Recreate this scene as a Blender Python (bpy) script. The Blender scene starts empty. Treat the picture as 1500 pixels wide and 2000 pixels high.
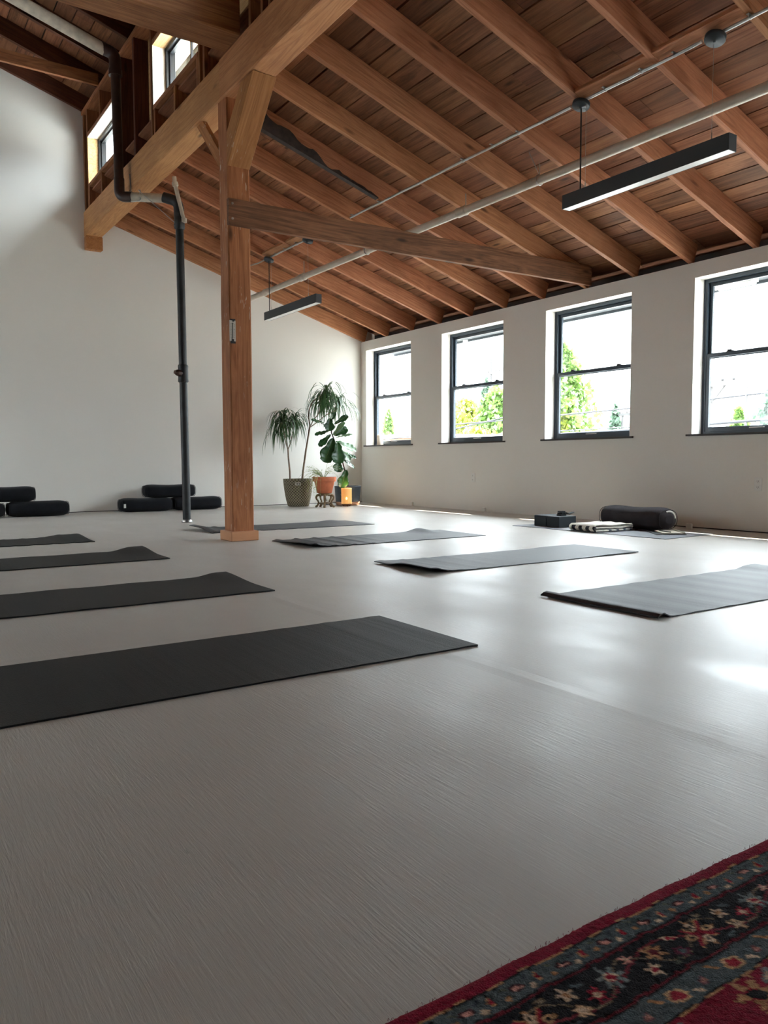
import bpy, bmesh, math, random
import numpy as np
from mathutils import Vector, Matrix
random.seed(7)
SC = bpy.context.scene
COL = SC.collection

# ------------------------------------------------------------------ camera
YAW, PITCH, ROLL = map(math.radians, (33.7766, -3.7014, -0.1673))
FPX = 1529.1
fw = Vector((math.sin(YAW)*math.cos(PITCH), math.cos(YAW)*math.cos(PITCH), math.sin(PITCH)))
rt = Vector((math.cos(YAW), -math.sin(YAW), 0))
up = rt.cross(fw)
c_, s_ = math.cos(ROLL), math.sin(ROLL)
rt2 = c_*rt + s_*up
up2 = -s_*rt + c_*up
cam = bpy.data.cameras.new('camera')
camo = bpy.data.objects.new('camera', cam)
COL.objects.link(camo)
camo.matrix_world = Matrix((
    (rt2.x, up2.x, -fw.x, 0), (rt2.y, up2.y, -fw.y, 0), (rt2.z, up2.z, -fw.z, 0.635), (0, 0, 0, 1)))
cam.sensor_fit = 'HORIZONTAL'
cam.sensor_width = 36
cam.lens = 36*FPX/1500
cam.clip_start = .02
cam.clip_end = 500
SC.camera = camo

# ------------------------------------------------------------------ world, sun, exposure
W = bpy.data.worlds.new('world')
SC.world = W
W.use_nodes = True
bg = W.node_tree.nodes['Background']
SKY_STRENGTH = 5.0
bg.inputs[0].default_value = (.86, .93, 1.0, 1)
# bright hazy sky, dimmer toward the horizon than overhead
wn = W.node_tree.nodes; wl = W.node_tree.links
_tc = wn.new('ShaderNodeTexCoord'); _sp = wn.new('ShaderNodeSeparateXYZ'); _mr = wn.new('ShaderNodeMapRange')
wl.new(_tc.outputs['Generated'], _sp.inputs[0]); wl.new(_sp.outputs[2], _mr.inputs[0]); wl.new(_mr.outputs[0], bg.inputs[1])
_mr.inputs[1].default_value = .05; _mr.inputs[2].default_value = .75
_mr.inputs[3].default_value = SKY_STRENGTH*.32; _mr.inputs[4].default_value = SKY_STRENGTH*1.9
sun = bpy.data.lights.new('sun', 'SUN')
suno = bpy.data.objects.new('sun', sun)
COL.objects.link(suno)
sun.energy = 7
sun.angle = math.radians(.6)
sun.color = (1, .94, .84)
SUN_DIR = Vector((1, .13, 1.83)).normalized()
suno.rotation_euler = SUN_DIR.to_track_quat('Z', 'Y').to_euler()
suno.location = (12, 4, 12)
SC.view_settings.view_transform = 'Standard'
SC.view_settings.look = 'None'
SC.view_settings.gamma = 1
SC.view_settings.use_curve_mapping = False
SC.view_settings.exposure = 2.55
SC.cycles.use_denoising = True
SC.cycles.max_bounces = 14
SC.cycles.diffuse_bounces = 8
SC.cycles.glossy_bounces = 5
SC.cycles.transparent_max_bounces = 16
SC.cycles.sample_clamp_indirect = 8
SC.cycles.caustics_reflective = False
SC.cycles.caustics_refractive = False

# ------------------------------------------------------------------ material helpers
def srgb(r, g, b):
    f = lambda v: (v/255/12.92) if v/255 <= .04045 else ((v/255+.055)/1.055)**2.4
    return (f(r), f(g), f(b), 1)

class NT:
    def __init__(s, name):
        s.m = bpy.data.materials.new(name); s.m.use_nodes = True
        s.t = s.m.node_tree; s.n = s.t.nodes; s.b = s.n['Principled BSDF']
    def add(s, kind, **kw):
        nd = s.n.new(kind)
        for k, v in kw.items(): setattr(nd, k, v)
        return nd
    def link(s, a, b): s.t.links.new(a, b)
    def set(s, nd, **kw):
        for k, v in kw.items():
            key = k.replace('_', ' ')
            inp = nd.inputs[key] if key in nd.inputs else nd.inputs[k]
            if hasattr(v, 'links') or isinstance(v, bpy.types.NodeSocket): s.link(v, inp)
            else: inp.default_value = v
    def math(s, op, a, b=0.0, c=None):
        nd = s.add('ShaderNodeMath', operation=op)
        for i, v in enumerate((a, b) if c is None else (a, b, c)):
            if isinstance(v, bpy.types.NodeSocket): s.link(v, nd.inputs[i])
            else: nd.inputs[i].default_value = v
        return nd.outputs[0]
    def mix(s, fac, a, b, mode='MIX'):
        nd = s.add('ShaderNodeMix', data_type='RGBA', blend_type=mode)
        for i, v in ((0, fac), (6, a), (7, b)):
            if isinstance(v, bpy.types.NodeSocket): s.link(v, nd.inputs[i])
            else: nd.inputs[i].default_value = v
        return nd.outputs[2]
    def ramp(s, fac, stops):
        nd = s.add('ShaderNodeValToRGB')
        el = nd.color_ramp.elements
        while len(el) < len(stops): el.new(.5)
        for e, (p, c) in zip(el, stops):
            e.position = p; e.color = c if hasattr(c, '__len__') else (c, c, c, 1)
        s.link(fac, nd.inputs[0]); return nd.outputs[0]
    def coords(s, scale=(1, 1, 1), kind='Object', off=None):
        tc = s.add('ShaderNodeTexCoord'); mp = s.add('ShaderNodeMapping')
        src = tc.outputs[kind]
        if off is not None:
            ad = s.add('ShaderNodeVectorMath', operation='ADD')
            s.link(src, ad.inputs[0]); s.link(off, ad.inputs[1]); src = ad.outputs[0]
        s.link(src, mp.inputs[0]); mp.inputs[3].default_value = scale
        return mp.outputs[0]
    def noise(s, vec, scale, detail=4, rough=.5, dist=0):
        nd = s.add('ShaderNodeTexNoise'); s.link(vec, nd.inputs['Vector'])
        nd.inputs['Scale'].default_value = scale; nd.inputs['Detail'].default_value = detail
        nd.inputs['Roughness'].default_value = rough; nd.inputs['Distortion'].default_value = dist
        return nd.outputs['Fac']
    def bump(s, h, strength=.3, dist=.01, normal=None):
        nd = s.add('ShaderNodeBump'); nd.inputs['Strength'].default_value = strength
        nd.inputs['Distance'].default_value = dist; s.link(h, nd.inputs['Height'])
        if normal is not None: s.link(normal, nd.inputs['Normal'])
        return nd.outputs[0]

def plain(name, col, rough=.5, metal=0, noise=0, nscale=30, bump=0, spec=None, emit=None, estr=0, sheen=0):
    t = NT(name); b = t.b
    b.inputs['Roughness'].default_value = rough; b.inputs['Metallic'].default_value = metal
    b.inputs['Base Color'].default_value = col
    if spec is not None: b.inputs['Specular IOR Level'].default_value = spec
    if sheen: b.inputs['Sheen Weight'].default_value = sheen
    if noise or bump:
        v = t.coords(); n = t.noise(v, nscale, 5)
        if noise:
            lo = tuple(c*(1-noise) for c in col[:3])+(1,); hi = tuple(min(1, c*(1+noise)) for c in col[:3])+(1,)
            t.link(t.ramp(n, [(.3, lo), (.7, hi)]), b.inputs['Base Color'])
        if bump: t.link(t.bump(n, bump, .004), b.inputs['Normal'])
    if emit:
        b.inputs['Emission Color'].default_value = emit; b.inputs['Emission Strength'].default_value = estr
    return t.m

SAT = .98
def wood(name, dark, mid, light, axis='X', rough=.66, island=False, tint=.18, spots=0, knots=True, grime=0, bump=.25, freq=5.5):
    """timber with grain running along the given local axis"""
    t = NT(name); b = t.b
    if island:
        g = t.add('ShaderNodeNewGeometry'); rnd = g.outputs['Random Per Island']
    else:
        g = t.add('ShaderNodeObjectInfo'); rnd = g.outputs['Random']
    comb = t.add('ShaderNodeCombineXYZ')
    for i, k in enumerate((37.0, 23.0, 51.0)): t.link(t.math('MULTIPLY', rnd, k), comb.inputs[i])
    sc = {'X': (.7, 9, 9), 'Y': (9, .7, 9), 'Z': (9, 9, .7)}[axis]
    fine = {'X': (3, 90, 90), 'Y': (90, 3, 90), 'Z': (90, 90, 3)}[axis]
    v = t.coords(sc, off=comb.outputs[0]); vf = t.coords(fine, off=comb.outputs[0])
    n1 = t.noise(v, 1.0, 4, .55, 1.2)
    rings = t.math('FRACT', t.math('MULTIPLY', n1, freq))
    rings = t.math('ABSOLUTE', t.math('SUBTRACT', rings, .5))
    n2 = t.noise(vf, 1.0, 5, .6)
    f = t.math('ADD', t.math('MULTIPLY', rings, .55), t.math('MULTIPLY', n2, .75))
    col = t.ramp(f, [(.22, dark), (.5, mid), (.82, light)])
    vb = t.coords((1.3, 1.3, 1.3), off=comb.outputs[0])
    blot = t.noise(vb, 1.4, 5, .6)
    col = t.mix(t.ramp(blot, [(.38, 0.0), (.72, .55)]), col, dark)
    if knots:
        kv = t.coords({'X': (1.4, 5, 5), 'Y': (5, 1.4, 5), 'Z': (5, 5, 1.4)}[axis], off=comb.outputs[0])
        vo = t.add('ShaderNodeTexVoronoi'); t.link(kv, vo.inputs['Vector']); vo.inputs['Scale'].default_value = 1.1
        col = t.mix(t.ramp(vo.outputs['Distance'], [(.05, .85), (.13, 0.0)]), col, tuple(c*.35 for c in dark[:3])+(1,))
    if grime:
        gv = t.coords({'X': (.8, 3, 3), 'Y': (3, .8, 3), 'Z': (3, 3, .8)}[axis], off=comb.outputs[0])
        gn = t.noise(gv, 1.6, 8, .7, .6)
        col = t.mix(t.ramp(gn, [(.60, 0.0), (.70, grime)]), col, srgb(38, 26, 22))
    if spots:
        sv = t.coords({'X': (10, 60, 60), 'Y': (60, 10, 60), 'Z': (60, 60, 14)}[axis], off=comb.outputs[0])
        sn = t.noise(sv, 1.0, 3, .5)
        big = t.noise(t.coords((3, 3, 3), off=comb.outputs[0]), 1.0, 2)
        m = t.math('MULTIPLY', t.ramp(sn, [(.64, 0.0), (.67, 1.0)]), t.ramp(big, [(.50, 0.0), (.60, spots)]))
        col = t.mix(m, col, srgb(214, 196, 176))
    val = t.add('ShaderNodeHueSaturation'); t.link(col, val.inputs['Color'])
    t.link(t.math('ADD', t.math('MULTIPLY', rnd, 2*tint), 1-tint), val.inputs['Value'])
    val.inputs['Saturation'].default_value = SAT
    r2 = t.math('FRACT', t.math('MULTIPLY', rnd, 17.3))
    t.link(t.math('ADD', t.math('MULTIPLY', r2, .010), .496), val.inputs['Hue'])
    t.link(val.outputs[0], b.inputs['Base Color'])
    b.inputs['Roughness'].default_value = rough
    b.inputs['Specular IOR Level'].default_value = .3
    t.link(t.bump(f, bump, .004), b.inputs['Normal'])
    return t.m

# ------------------------------------------------------------------ materials
def mat_floor():
    t = NT('painted_plywood_floor'); b = t.b
    v = t.coords((1, 1, 1))
    big = t.noise(v, .8, 4, .6)
    col = t.ramp(big, [(.3, srgb(174, 169, 163)), (.7, srgb(183, 178, 172))])
    # ply sheets, long side along Y, seam at x = 1.6
    grain_v = t.coords((150, 11, 1)); grain = t.noise(grain_v, 1.0, 5, .62, .5)
    g2 = t.noise(t.coords((330, 30, 1)), 1.0, 3, .6, .8)
    wav = t.noise(t.coords((5, 1.6, 1)), 1.0, 3, .5)
    mask = t.ramp(t.noise(t.coords((.9, .5, 1)), 1.0, 3, .5), [(.38, .2), (.58, 1.3)])
    h = t.math('ADD', t.math('MULTIPLY', t.ramp(grain, [(.35, 0.0), (.75, 1.0)]), .6), t.math('MULTIPLY', g2, .35))
    h = t.math('MULTIPLY', h, mask)
    h = t.math('ADD', h, t.math('MULTIPLY', wav, 1.1))
    tc = t.add('ShaderNodeTexCoord'); sep = t.add('ShaderNodeSeparateXYZ'); t.link(tc.outputs['Object'], sep.inputs[0])
    wob = t.math('MULTIPLY', t.math('SUBTRACT', t.noise(t.coords((2, 2, 2)), 1.0, 2), .5), .02)
    def seam(co, off, period, w):
        a = t.math('DIVIDE', t.math('SUBTRACT', t.math('ADD', co, wob), off), period)
        a = t.math('ABSOLUTE', t.math('SUBTRACT', t.math('SUBTRACT', a, t.math('FLOOR', a)), .5))
        d = t.math('MULTIPLY', t.math('SUBTRACT', .5, a), period)      # distance to seam
        return t.math('SUBTRACT', 1.0, t.math('MINIMUM', t.math('DIVIDE', d, w), 1.0))
    sx = seam(sep.outputs[0], 1.6, 4.88, .05)
    sy = seam(sep.outputs[1], .3, 2.44, .03)
    h = t.math('ADD', h, t.math('MULTIPLY', t.math('ADD', sx, t.math('MULTIPLY', sy, .4)), 1.6))
    t.link(t.bump(h, .38, .0020), b.inputs['Normal'])
    chip = t.noise(t.coords((120, 22, 1)), 1.0, 1, .5)
    col = t.mix(t.ramp(chip, [(.80, 0.0), (.81, .4)]), col, srgb(110, 104, 98))
    t.link(col, b.inputs['Base Color'])
    rn = t.noise(t.coords((2.2, 1.1, 1)), 1.0, 5, .6)
    t.link(t.ramp(rn, [(.3, .33), (.7, .47)]), b.inputs['Roughness'])
    b.inputs['Specular IOR Level'].default_value = .22
    return t.m

def mat_wall():
    t = NT('painted_drywall'); b = t.b
    v = t.coords((1, 1, 1)); n = t.noise(v, 90, 3)
    big = t.noise(v, .7, 3)
    t.link(t.ramp(big, [(.3, srgb(226, 223, 216)), (.7, srgb(231, 228, 222))]), b.inputs['Base Color'])
    b.inputs['Roughness'].default_value = .7; b.inputs['Specular IOR Level'].default_value = .25
    t.link(t.bump(n, .05, .002), b.inputs['Normal'])
    return t.m

def mat_glass():
    t = NT('window_glass'); t.n.remove(t.b)
    out = t.n['Material Output']
    tr = t.add('ShaderNodeBsdfTransparent'); tr.inputs[0].default_value = (.96, .98, .97, 1)
    gl = t.add('ShaderNodeBsdfGlossy'); gl.inputs['Roughness'].default_value = .02
    lw = t.add('ShaderNodeLayerWeight')
    fac = t.math('ADD', t.math('MULTIPLY', t.math('POWER', lw.outputs['Facing'], 5.0), .6), .03)
    mx = t.add('ShaderNodeMixShader')
    t.link(fac, mx.inputs[0]); t.link(tr.outputs[0], mx.inputs[1]); t.link(gl.outputs[0], mx.inputs[2])
    t.link(mx.outputs[0], out.inputs[0])
    return t.m

def mat_mat(name, c1, c2, rough=.55, spec=.45):
    t = NT(name); b = t.b
    v = t.coords((1, 1, 1))
    vo = t.add('ShaderNodeTexVoronoi'); t.link(v, vo.inputs['Vector']); vo.inputs['Scale'].default_value = 260
    n = t.noise(v, 3, 4)
    t.link(t.ramp(n, [(.3, c1), (.7, c2)]), b.inputs['Base Color'])
    lines = t.noise(t.coords((30, 1.2, 1)), 1.0, 3)
    nb = t.bump(lines, .5, .004)
    t.link(t.bump(vo.outputs['Distance'], .5, .0015, nb), b.inputs['Normal'])
    b.inputs['Roughness'].default_value = rough
    b.inputs['Specular IOR Level'].default_value = spec
    return t.m

def mat_fabric(name, c, rough=.95, sheen=.15):
    t = NT(name); b = t.b
    n = t.noise(t.coords(), 240, 3); n2 = t.noise(t.coords(), 6, 4)
    lo = tuple(k*.75 for k in c[:3])+(1,); hi = tuple(min(1, k*1.25) for k in c[:3])+(1,)
    t.link(t.ramp(n2, [(.3, lo), (.7, hi)]), b.inputs['Base Color'])
    h = t.math('ADD', t.math('MULTIPLY', n, .3), n2)
    t.link(t.bump(h, .35, .01), b.inputs['Normal'])
    b.inputs['Roughness'].default_value = rough; b.inputs['Specular IOR Level'].default_value = .15
    b.inputs['Sheen Weight'].default_value = sheen
    return t.m

def mat_leaf(name, c1, c2, rough=.4, trans=.25):
    t = NT(name); b = t.b
    n = t.noise(t.coords(), 9, 3)
    t.link(t.ramp(n, [(.35, c1), (.65, c2)]), b.inputs['Base Color'])
    b.inputs['Roughness'].default_value = rough
    if trans:
        out = t.n['Material Output']
        tl = t.add('ShaderNodeBsdfTranslucent'); tl.inputs[0].default_value = tuple(min(1, k*1.6) for k in c2[:3])+(1,)
        mx = t.add('ShaderNodeMixShader'); mx.inputs[0].default_value = trans
        t.link(b.outputs[0], mx.inputs[1]); t.link(tl.outputs[0], mx.inputs[2]); t.link(mx.outputs[0], out.inputs[0])
    return t.m

def mat_basket():
    t = NT('woven_basket'); b = t.b
    tc = t.add('ShaderNodeTexCoord'); sep = t.add('ShaderNodeSeparateXYZ'); t.link(tc.outputs['Object'], sep.inputs[0])
    ang = t.math('ARCTAN2', sep.outputs[1], sep.outputs[0])
    a = t.math('MULTIPLY', ang, 14/math.pi)
    z = t.math('MULTIPLY', sep.outputs[2], 25.0)
    p = t.math('SINE', t.math('MULTIPLY', t.math('ADD', a, z), math.pi/1.0))
    q = t.math('SINE', t.math('MULTIPLY', t.math('SUBTRACT', a, z), math.pi/1.0))
    f = t.math('MINIMUM', t.math('ABSOLUTE', p), t.math('ABSOLUTE', q))
    t.link(t.ramp(f, [(.0, srgb(198, 190, 166)), (.22, srgb(158, 150, 126)), (.45, srgb(84, 78, 62))]), b.inputs['Base Color'])
    t.link(t.bump(f, .8, .006), b.inputs['Normal'])
    b.inputs['Roughness'].default_value = .8
    return t.m

def mat_attr(name):
    t = NT(name); b = t.b
    at = t.add('ShaderNodeVertexColor'); at.layer_name = 'knots'
    t.link(at.outputs[0], b.inputs['Base Color'])
    b.inputs['Roughness'].default_value = .95; b.inputs['Specular IOR Level'].default_value = .1
    n = t.noise(t.coords(), 420, 3)
    t.link(t.bump(n, .6, .004), b.inputs['Normal'])
    return t.m

M = {}
M['floor'] = mat_floor()
M['wall'] = mat_wall()
M['glass'] = mat_glass()
M['umber'] = plain('taupe_wall_paint', srgb(156, 148, 140), .8)
M['deck'] = wood('roof_boards', srgb(94, 58, 38), srgb(142, 92, 63), srgb(168, 116, 82), 'Y', island=True, tint=.30, grime=.6, knots=True, freq=2.6)
M['rafter'] = wood('rafter_timber', srgb(146, 92, 60), srgb(186, 126, 88), srgb(206, 148, 108), 'X', tint=.08)
M['beam'] = wood('beam_timber', srgb(160, 104, 64), srgb(194, 134, 86), srgb(212, 156, 106), 'X', tint=.04, spots=.15)
M['post'] = wood('post_timber', srgb(136, 82, 48), srgb(178, 114, 70), srgb(200, 138, 90), 'X', tint=.04, spots=.9)
M['brace'] = wood('brace_timber', srgb(150, 92, 50), srgb(180, 118, 68), srgb(198, 138, 84), 'X', tint=.03, spots=.8, knots=False)
M['dark_timber'] = wood('dark_stained_timber', srgb(78, 48, 32), srgb(132, 88, 62), srgb(164, 112, 82), 'X', tint=.04)
M['stud'] = wood('stud_timber', srgb(112, 68, 42), srgb(152, 98, 62), srgb(180, 122, 80), 'X', tint=.16)
M['stud_shaded'] = wood('shaded_stud_timber', srgb(62, 32, 22), srgb(92, 50, 34), srgb(116, 68, 46), 'X', tint=.1)  # stud timber copy with shade painted in, for members turned from the light
M['ply'] = wood('plywood', srgb(170, 130, 84), srgb(206, 168, 118), srgb(224, 190, 140), 'Y', tint=.08, knots=False)
M['whitewood'] = plain('whitewashed_board', srgb(226, 222, 212), .7, noise=.08, nscale=8)
M['base'] = plain('plinth_paint', srgb(206, 148, 106), .6, noise=.05, nscale=6)
M['frame'] = plain('window_frame_hazed', srgb(52, 64, 76), .35, noise=.05)  # window haze put into the colour: lighter, bluer than the dark metal
M['frame_black'] = plain('black_frame', srgb(24, 26, 30), .4)
M['sill'] = plain('dark_sill', srgb(52, 46, 46), .5, noise=.1)
M['black_pipe'] = plain('black_cast_iron', srgb(40, 42, 44), .5, metal=.2, noise=.35, nscale=14, bump=.3)
M['brown_pipe'] = plain('brown_cast_iron', srgb(58, 36, 30), .4, noise=.3, nscale=18, bump=.4)
M['white_pipe'] = plain('chalky_white_pipe', srgb(196, 186, 168), .7, noise=.18, nscale=16, bump=.2)
M['sprinkler'] = plain('cream_painted_pipe', srgb(196, 184, 168), .45, noise=.08, nscale=10)
M['galv'] = plain('galvanised_steel', srgb(190, 190, 188), .32, metal=.85, noise=.08)
M['steel_dark'] = plain('dark_steel', srgb(70, 68, 66), .4, metal=.7)
M['fixture'] = plain('fixture_charcoal', srgb(52, 60, 66), .5)
M['diffuser'] = plain('acrylic_diffuser', srgb(236, 236, 234), .35)
M['charred'] = plain('charred_wood', srgb(52, 42, 38), .8, noise=.5, nscale=20, bump=.5)
M['cord'] = plain('black_cord', srgb(18, 18, 20), .5)
M['mat_black'] = mat_mat('yoga_mat_black', srgb(24, 25, 26), srgb(29, 30, 30), .6, .2)
M['mat_black_sheen'] = mat_mat('yoga_mat_black_sheen', srgb(46, 47, 51), srgb(55, 56, 60), .55, .35)  # same mat as the black one, window reflection put into a lighter colour
M['mat_pale'] = mat_mat('yoga_mat_grey', srgb(98, 100, 106), srgb(112, 114, 120), .55)
M['bolster_black'] = mat_fabric('black_cotton', srgb(22, 23, 27), sheen=.05)
M['bolster_grey'] = mat_fabric('charcoal_cotton', srgb(54, 50, 54), sheen=.05)
M['tag_white'] = plain('white_label', srgb(220, 218, 212), .7)
M['foam'] = plain('foam_block', srgb(40, 48, 54), .75, bump=.2, nscale=200)
M['strap'] = mat_fabric('black_strap', srgb(34, 40, 44))
M['basket'] = mat_basket()
M['soil'] = plain('potting_soil', srgb(58, 44, 34), .95, noise=.4, nscale=60, bump=.8)
M['terracotta'] = plain('terracotta', srgb(186, 104, 70), .75, noise=.16, nscale=14, bump=.15)
M['navy'] = plain('navy_pot', srgb(60, 72, 84), .55)
M['potwood'] = plain('pale_wood_base', srgb(196, 150, 120), .5, noise=.08)
M['carved'] = plain('carved_stand_wood', srgb(112, 88, 56), .5, noise=.3, nscale=24, bump=.5)
M['trunk'] = plain('plant_bark', srgb(132, 112, 94), .8, noise=.2, nscale=40, bump=.5)
M['trunkdark'] = plain('dark_bark', srgb(70, 56, 48), .8, noise=.2, nscale=40, bump=.5)
M['drac'] = mat_leaf('strap_leaf', srgb(42, 66, 42), srgb(74, 104, 64), .4, .2)
M['fig'] = mat_leaf('fig_leaf', srgb(30, 66, 38), srgb(52, 96, 50), .3, .25)
M['figback'] = mat_leaf('fig_leaf_pale', srgb(96, 132, 96), srgb(142, 168, 134), .4, .3)
M['trail'] = mat_leaf('trailing_leaf', srgb(112, 126, 74), srgb(150, 158, 104), .5, .3)
M['lamp'] = plain('glowing_paper', srgb(236, 190, 128), .6, emit=srgb(240, 165, 84), estr=.10)
M['bulb'] = plain('glowing_bulb', srgb(255, 220, 140), .5, emit=srgb(255, 205, 96), estr=1.2)
M['walnut'] = plain('walnut_foot', srgb(96, 60, 42), .5)
M['wax'] = plain('ivory_wax', srgb(240, 228, 208), .5)
M['plastic_white'] = plain('white_plastic', srgb(226, 226, 222), .4)
M['paper'] = plain('page_paper', srgb(196, 192, 176), .8)
M['coil'] = plain('beige_spiral', srgb(176, 168, 146), .5)
M['rug'] = mat_attr('rug_wool')
M['rugback'] = plain('rug_backing', srgb(128, 34, 52), .95, noise=.2, nscale=90, bump=.5)
M['thermo'] = plain('enamel_plate', srgb(212, 206, 196), .4)
M['ink'] = plain('black_print', srgb(40, 40, 42), .6)
M['tube'] = plain('glass_tube', srgb(128, 138, 128), .15)
M['asphalt'] = plain('asphalt', srgb(132, 130, 126), .9, noise=.1)
M['tan'] = plain('tan_stucco', srgb(112, 88, 70), .9, noise=.05)
M['roofwhite'] = plain('white_parapet', srgb(150, 146, 142), .8)
M['leaf_yellow'] = mat_leaf('tree_leaf_yellow', srgb(84, 98, 26), srgb(118, 124, 42), .6, .35)
M['leaf_green'] = mat_leaf('tree_leaf_green', srgb(54, 80, 32), srgb(86, 110, 50), .6, .35)
M['leaf_blue'] = mat_leaf('conifer_leaf', srgb(50, 70, 56), srgb(74, 92, 76), .6, .3)
M['pole'] = plain('weathered_pole', srgb(60, 58, 58), .9, noise=.15)
M['wire'] = plain('overhead_wire', srgb(22, 22, 28), .7)
M['bounce_layer'] = plain('pale_bounce_layer', srgb(186, 188, 188), .8)
M['soffit'] = plain('grey_soffit', srgb(52, 58, 64), .8)
M['siding'] = plain('exterior_render', srgb(150, 148, 144), .9)

# ------------------------------------------------------------------ mesh helpers
class MB:
    def __init__(s): s.v = []; s.f = []; s.sm = []
    def quad_grid(s, P, smooth=True, close_u=False, close_v=False):
        nu, nv = len(P), len(P[0]); b = len(s.v)
        for row in P: s.v += [tuple(p) for p in row]
        for i in range(nu if close_u else nu-1):
            for j in range(nv if close_v else nv-1):
                i2, j2 = (i+1) % nu, (j+1) % nv
                s.f.append((b+i*nv+j, b+i2*nv+j, b+i2*nv+j2, b+i*nv+j2)); s.sm.append(smooth)
    def face(s, pts, smooth=False):
        b = len(s.v); s.v += [tuple(p) for p in pts]; s.f.append(tuple(range(b, b+len(pts)))); s.sm.append(smooth)
    def box(s, a, b, R=None, o=None):
        x0, y0, z0 = a; x1, y1, z1 = b; k = len(s.v)
        P = [(x0, y0, z0), (x1, y0, z0), (x1, y1, z0), (x0, y1, z0), (x0, y0, z1), (x1, y0, z1), (x1, y1, z1), (x0, y1, z1)]
        if R is not None: P = [tuple(R @ Vector(p) + (Vector(o) if o else Vector())) for p in P]
        s.v += P
        for q in ((0, 3, 2, 1), (4, 5, 6, 7), (0, 1, 5, 4), (1, 2, 6, 5), (2, 3, 7, 6), (3, 0, 4, 7)):
            s.f.append(tuple(k+i for i in q)); s.sm.append(False)
        return s
    def tube(s, path, r, seg=12, caps=True):
        P = [Vector(p) for p in path]; n = len(P)
        rs = r if hasattr(r, '__len__') else [r]*n
        T = []
        for i in range(n):
            a = P[max(0, i-1)]; b = P[min(n-1, i+1)]; T.append((b-a).normalized())
        ref = Vector((0, 0, 1)) if abs(T[0].z) < .9 else Vector((1, 0, 0))
        N = (ref - T[0]*ref.dot(T[0])).normalized(); rows = []
        for i in range(n):
            N = (N - T[i]*N.dot(T[i])).normalized(); B = T[i].cross(N)
            rows.append([P[i] + rs[i]*(math.cos(2*math.pi*k/seg)*N + math.sin(2*math.pi*k/seg)*B) for k in range(seg)])
        s.quad_grid(rows, True, close_v=True)
        if caps:
            s.face(list(reversed(rows[0]))); s.face(rows[-1])
        return s
    def lathe(s, prof, c=(0, 0, 0), seg=32, caps=True, sx=1, sy=1):
        rows = [[(c[0]+r*math.cos(2*math.pi*k/seg)*sx, c[1]+r*math.sin(2*math.pi*k/seg)*sy, c[2]+z) for k in range(seg)] for r, z in prof]
        s.quad_grid(rows, True, close_v=True)
        if caps:
            if prof[0][0] > 1e-5: s.face(list(reversed(rows[0])))
            if prof[-1][0] > 1e-5: s.face(rows[-1])
        return s
    def ribbon(s, path, widths, side):
        L = [Vector(p) - Vector(side)*w for p, w in zip(path, widths)]; R_ = [Vector(p) + Vector(side)*w for p, w in zip(path, widths)]
        s.quad_grid([L, R_]); return s
    def build(s, name, m, parent=None, loc=None, bevel=0, autosmooth=True, mats=None, fm=None, seg=1):
        me = bpy.data.meshes.new(name); me.from_pydata(s.v, [], s.f); me.update()
        if bevel:
            bm = bmesh.new(); bm.from_mesh(me)
            bmesh.ops.remove_doubles(bm, verts=bm.verts, dist=1e-5)
            ed = [e for e in bm.edges if len(e.link_faces) == 2 and e.calc_face_angle() > .6]
            bmesh.ops.bevel(bm, geom=ed, offset=bevel, segments=seg, affect='EDGES', profile=.6)
            bm.to_mesh(me); bm.free()
        else:
            me.polygons.foreach_set('use_smooth', s.sm)
        for k in (mats or [m]): me.materials.append(k)
        if fm: me.polygons.foreach_set('material_index', fm)
        o = bpy.data.objects.new(name, me); COL.objects.link(o)
        if parent: o.parent = parent
        if loc: o.location = loc
        return o

def tag(o, label, cat, group=None, kind=None):
    if label: o['label'] = label
    if cat: o['category'] = cat
    if group: o['group'] = group
    if kind: o['kind'] = kind
    return o
def empty(name, loc, label, cat, group=None, rz=0):
    e = bpy.data.objects.new(name, None); COL.objects.link(e); e.location = loc; e.rotation_euler = (0, 0, rz)
    e.empty_display_size = .1
    return tag(e, label, cat, group)
def struct(o): o['kind'] = 'structure'; return o
def semp(name, loc):
    e = bpy.data.objects.new(name, None); COL.objects.link(e); e.location = loc; e.empty_display_size = .1
    e['kind'] = 'structure'; return e

def timber(name, p0, p1, w, h, mat, upv=(0, 0, 1), parent=None, bevel=.004, wobble=.0015, cuts=10):
    """a sawn member from p0 to p1 (centre line); w across, h along upv; local X runs along the grain"""
    p0, p1 = Vector(p0), Vector(p1); L = (p1-p0).length; x = (p1-p0).normalized()
    z = (Vector(upv) - x*Vector(upv).dot(x)).normalized(); y = z.cross(x)
    rnd = random.Random(hash((round(p0.x, 2), round(p0.y, 2), round(p1.z, 2))) & 0xffff)
    m = MB(); n = max(1, int(L/.25)) if cuts else 1; b = bevel
    prof = [(-w/2+b, -h/2), (w/2-b, -h/2), (w/2, -h/2+b), (w/2, h/2-b), (w/2-b, h/2), (-w/2+b, h/2), (-w/2, h/2-b), (-w/2, -h/2+b)]
    rows = []
    for i in range(n+1):
        rows.append([(L*i/n, a+rnd.uniform(-1, 1)*wobble, c+rnd.uniform(-1, 1)*wobble) for a, c in prof])
    m.quad_grid(rows, False, close_v=True)
    m.face(list(reversed(rows[0]))); m.face(rows[-1])
    o = m.build(name, mat, parent)
    Mx = Matrix(((x.x, y.x, z.x, p0.x), (x.y, y.y, z.y, p0.y), (x.z, y.z, z.z, p0.z), (0, 0, 0, 1)))
    if parent: o.matrix_local = Matrix.Translation(-parent.location) @ Mx
    else: o.matrix_world = Mx
    return o

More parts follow.
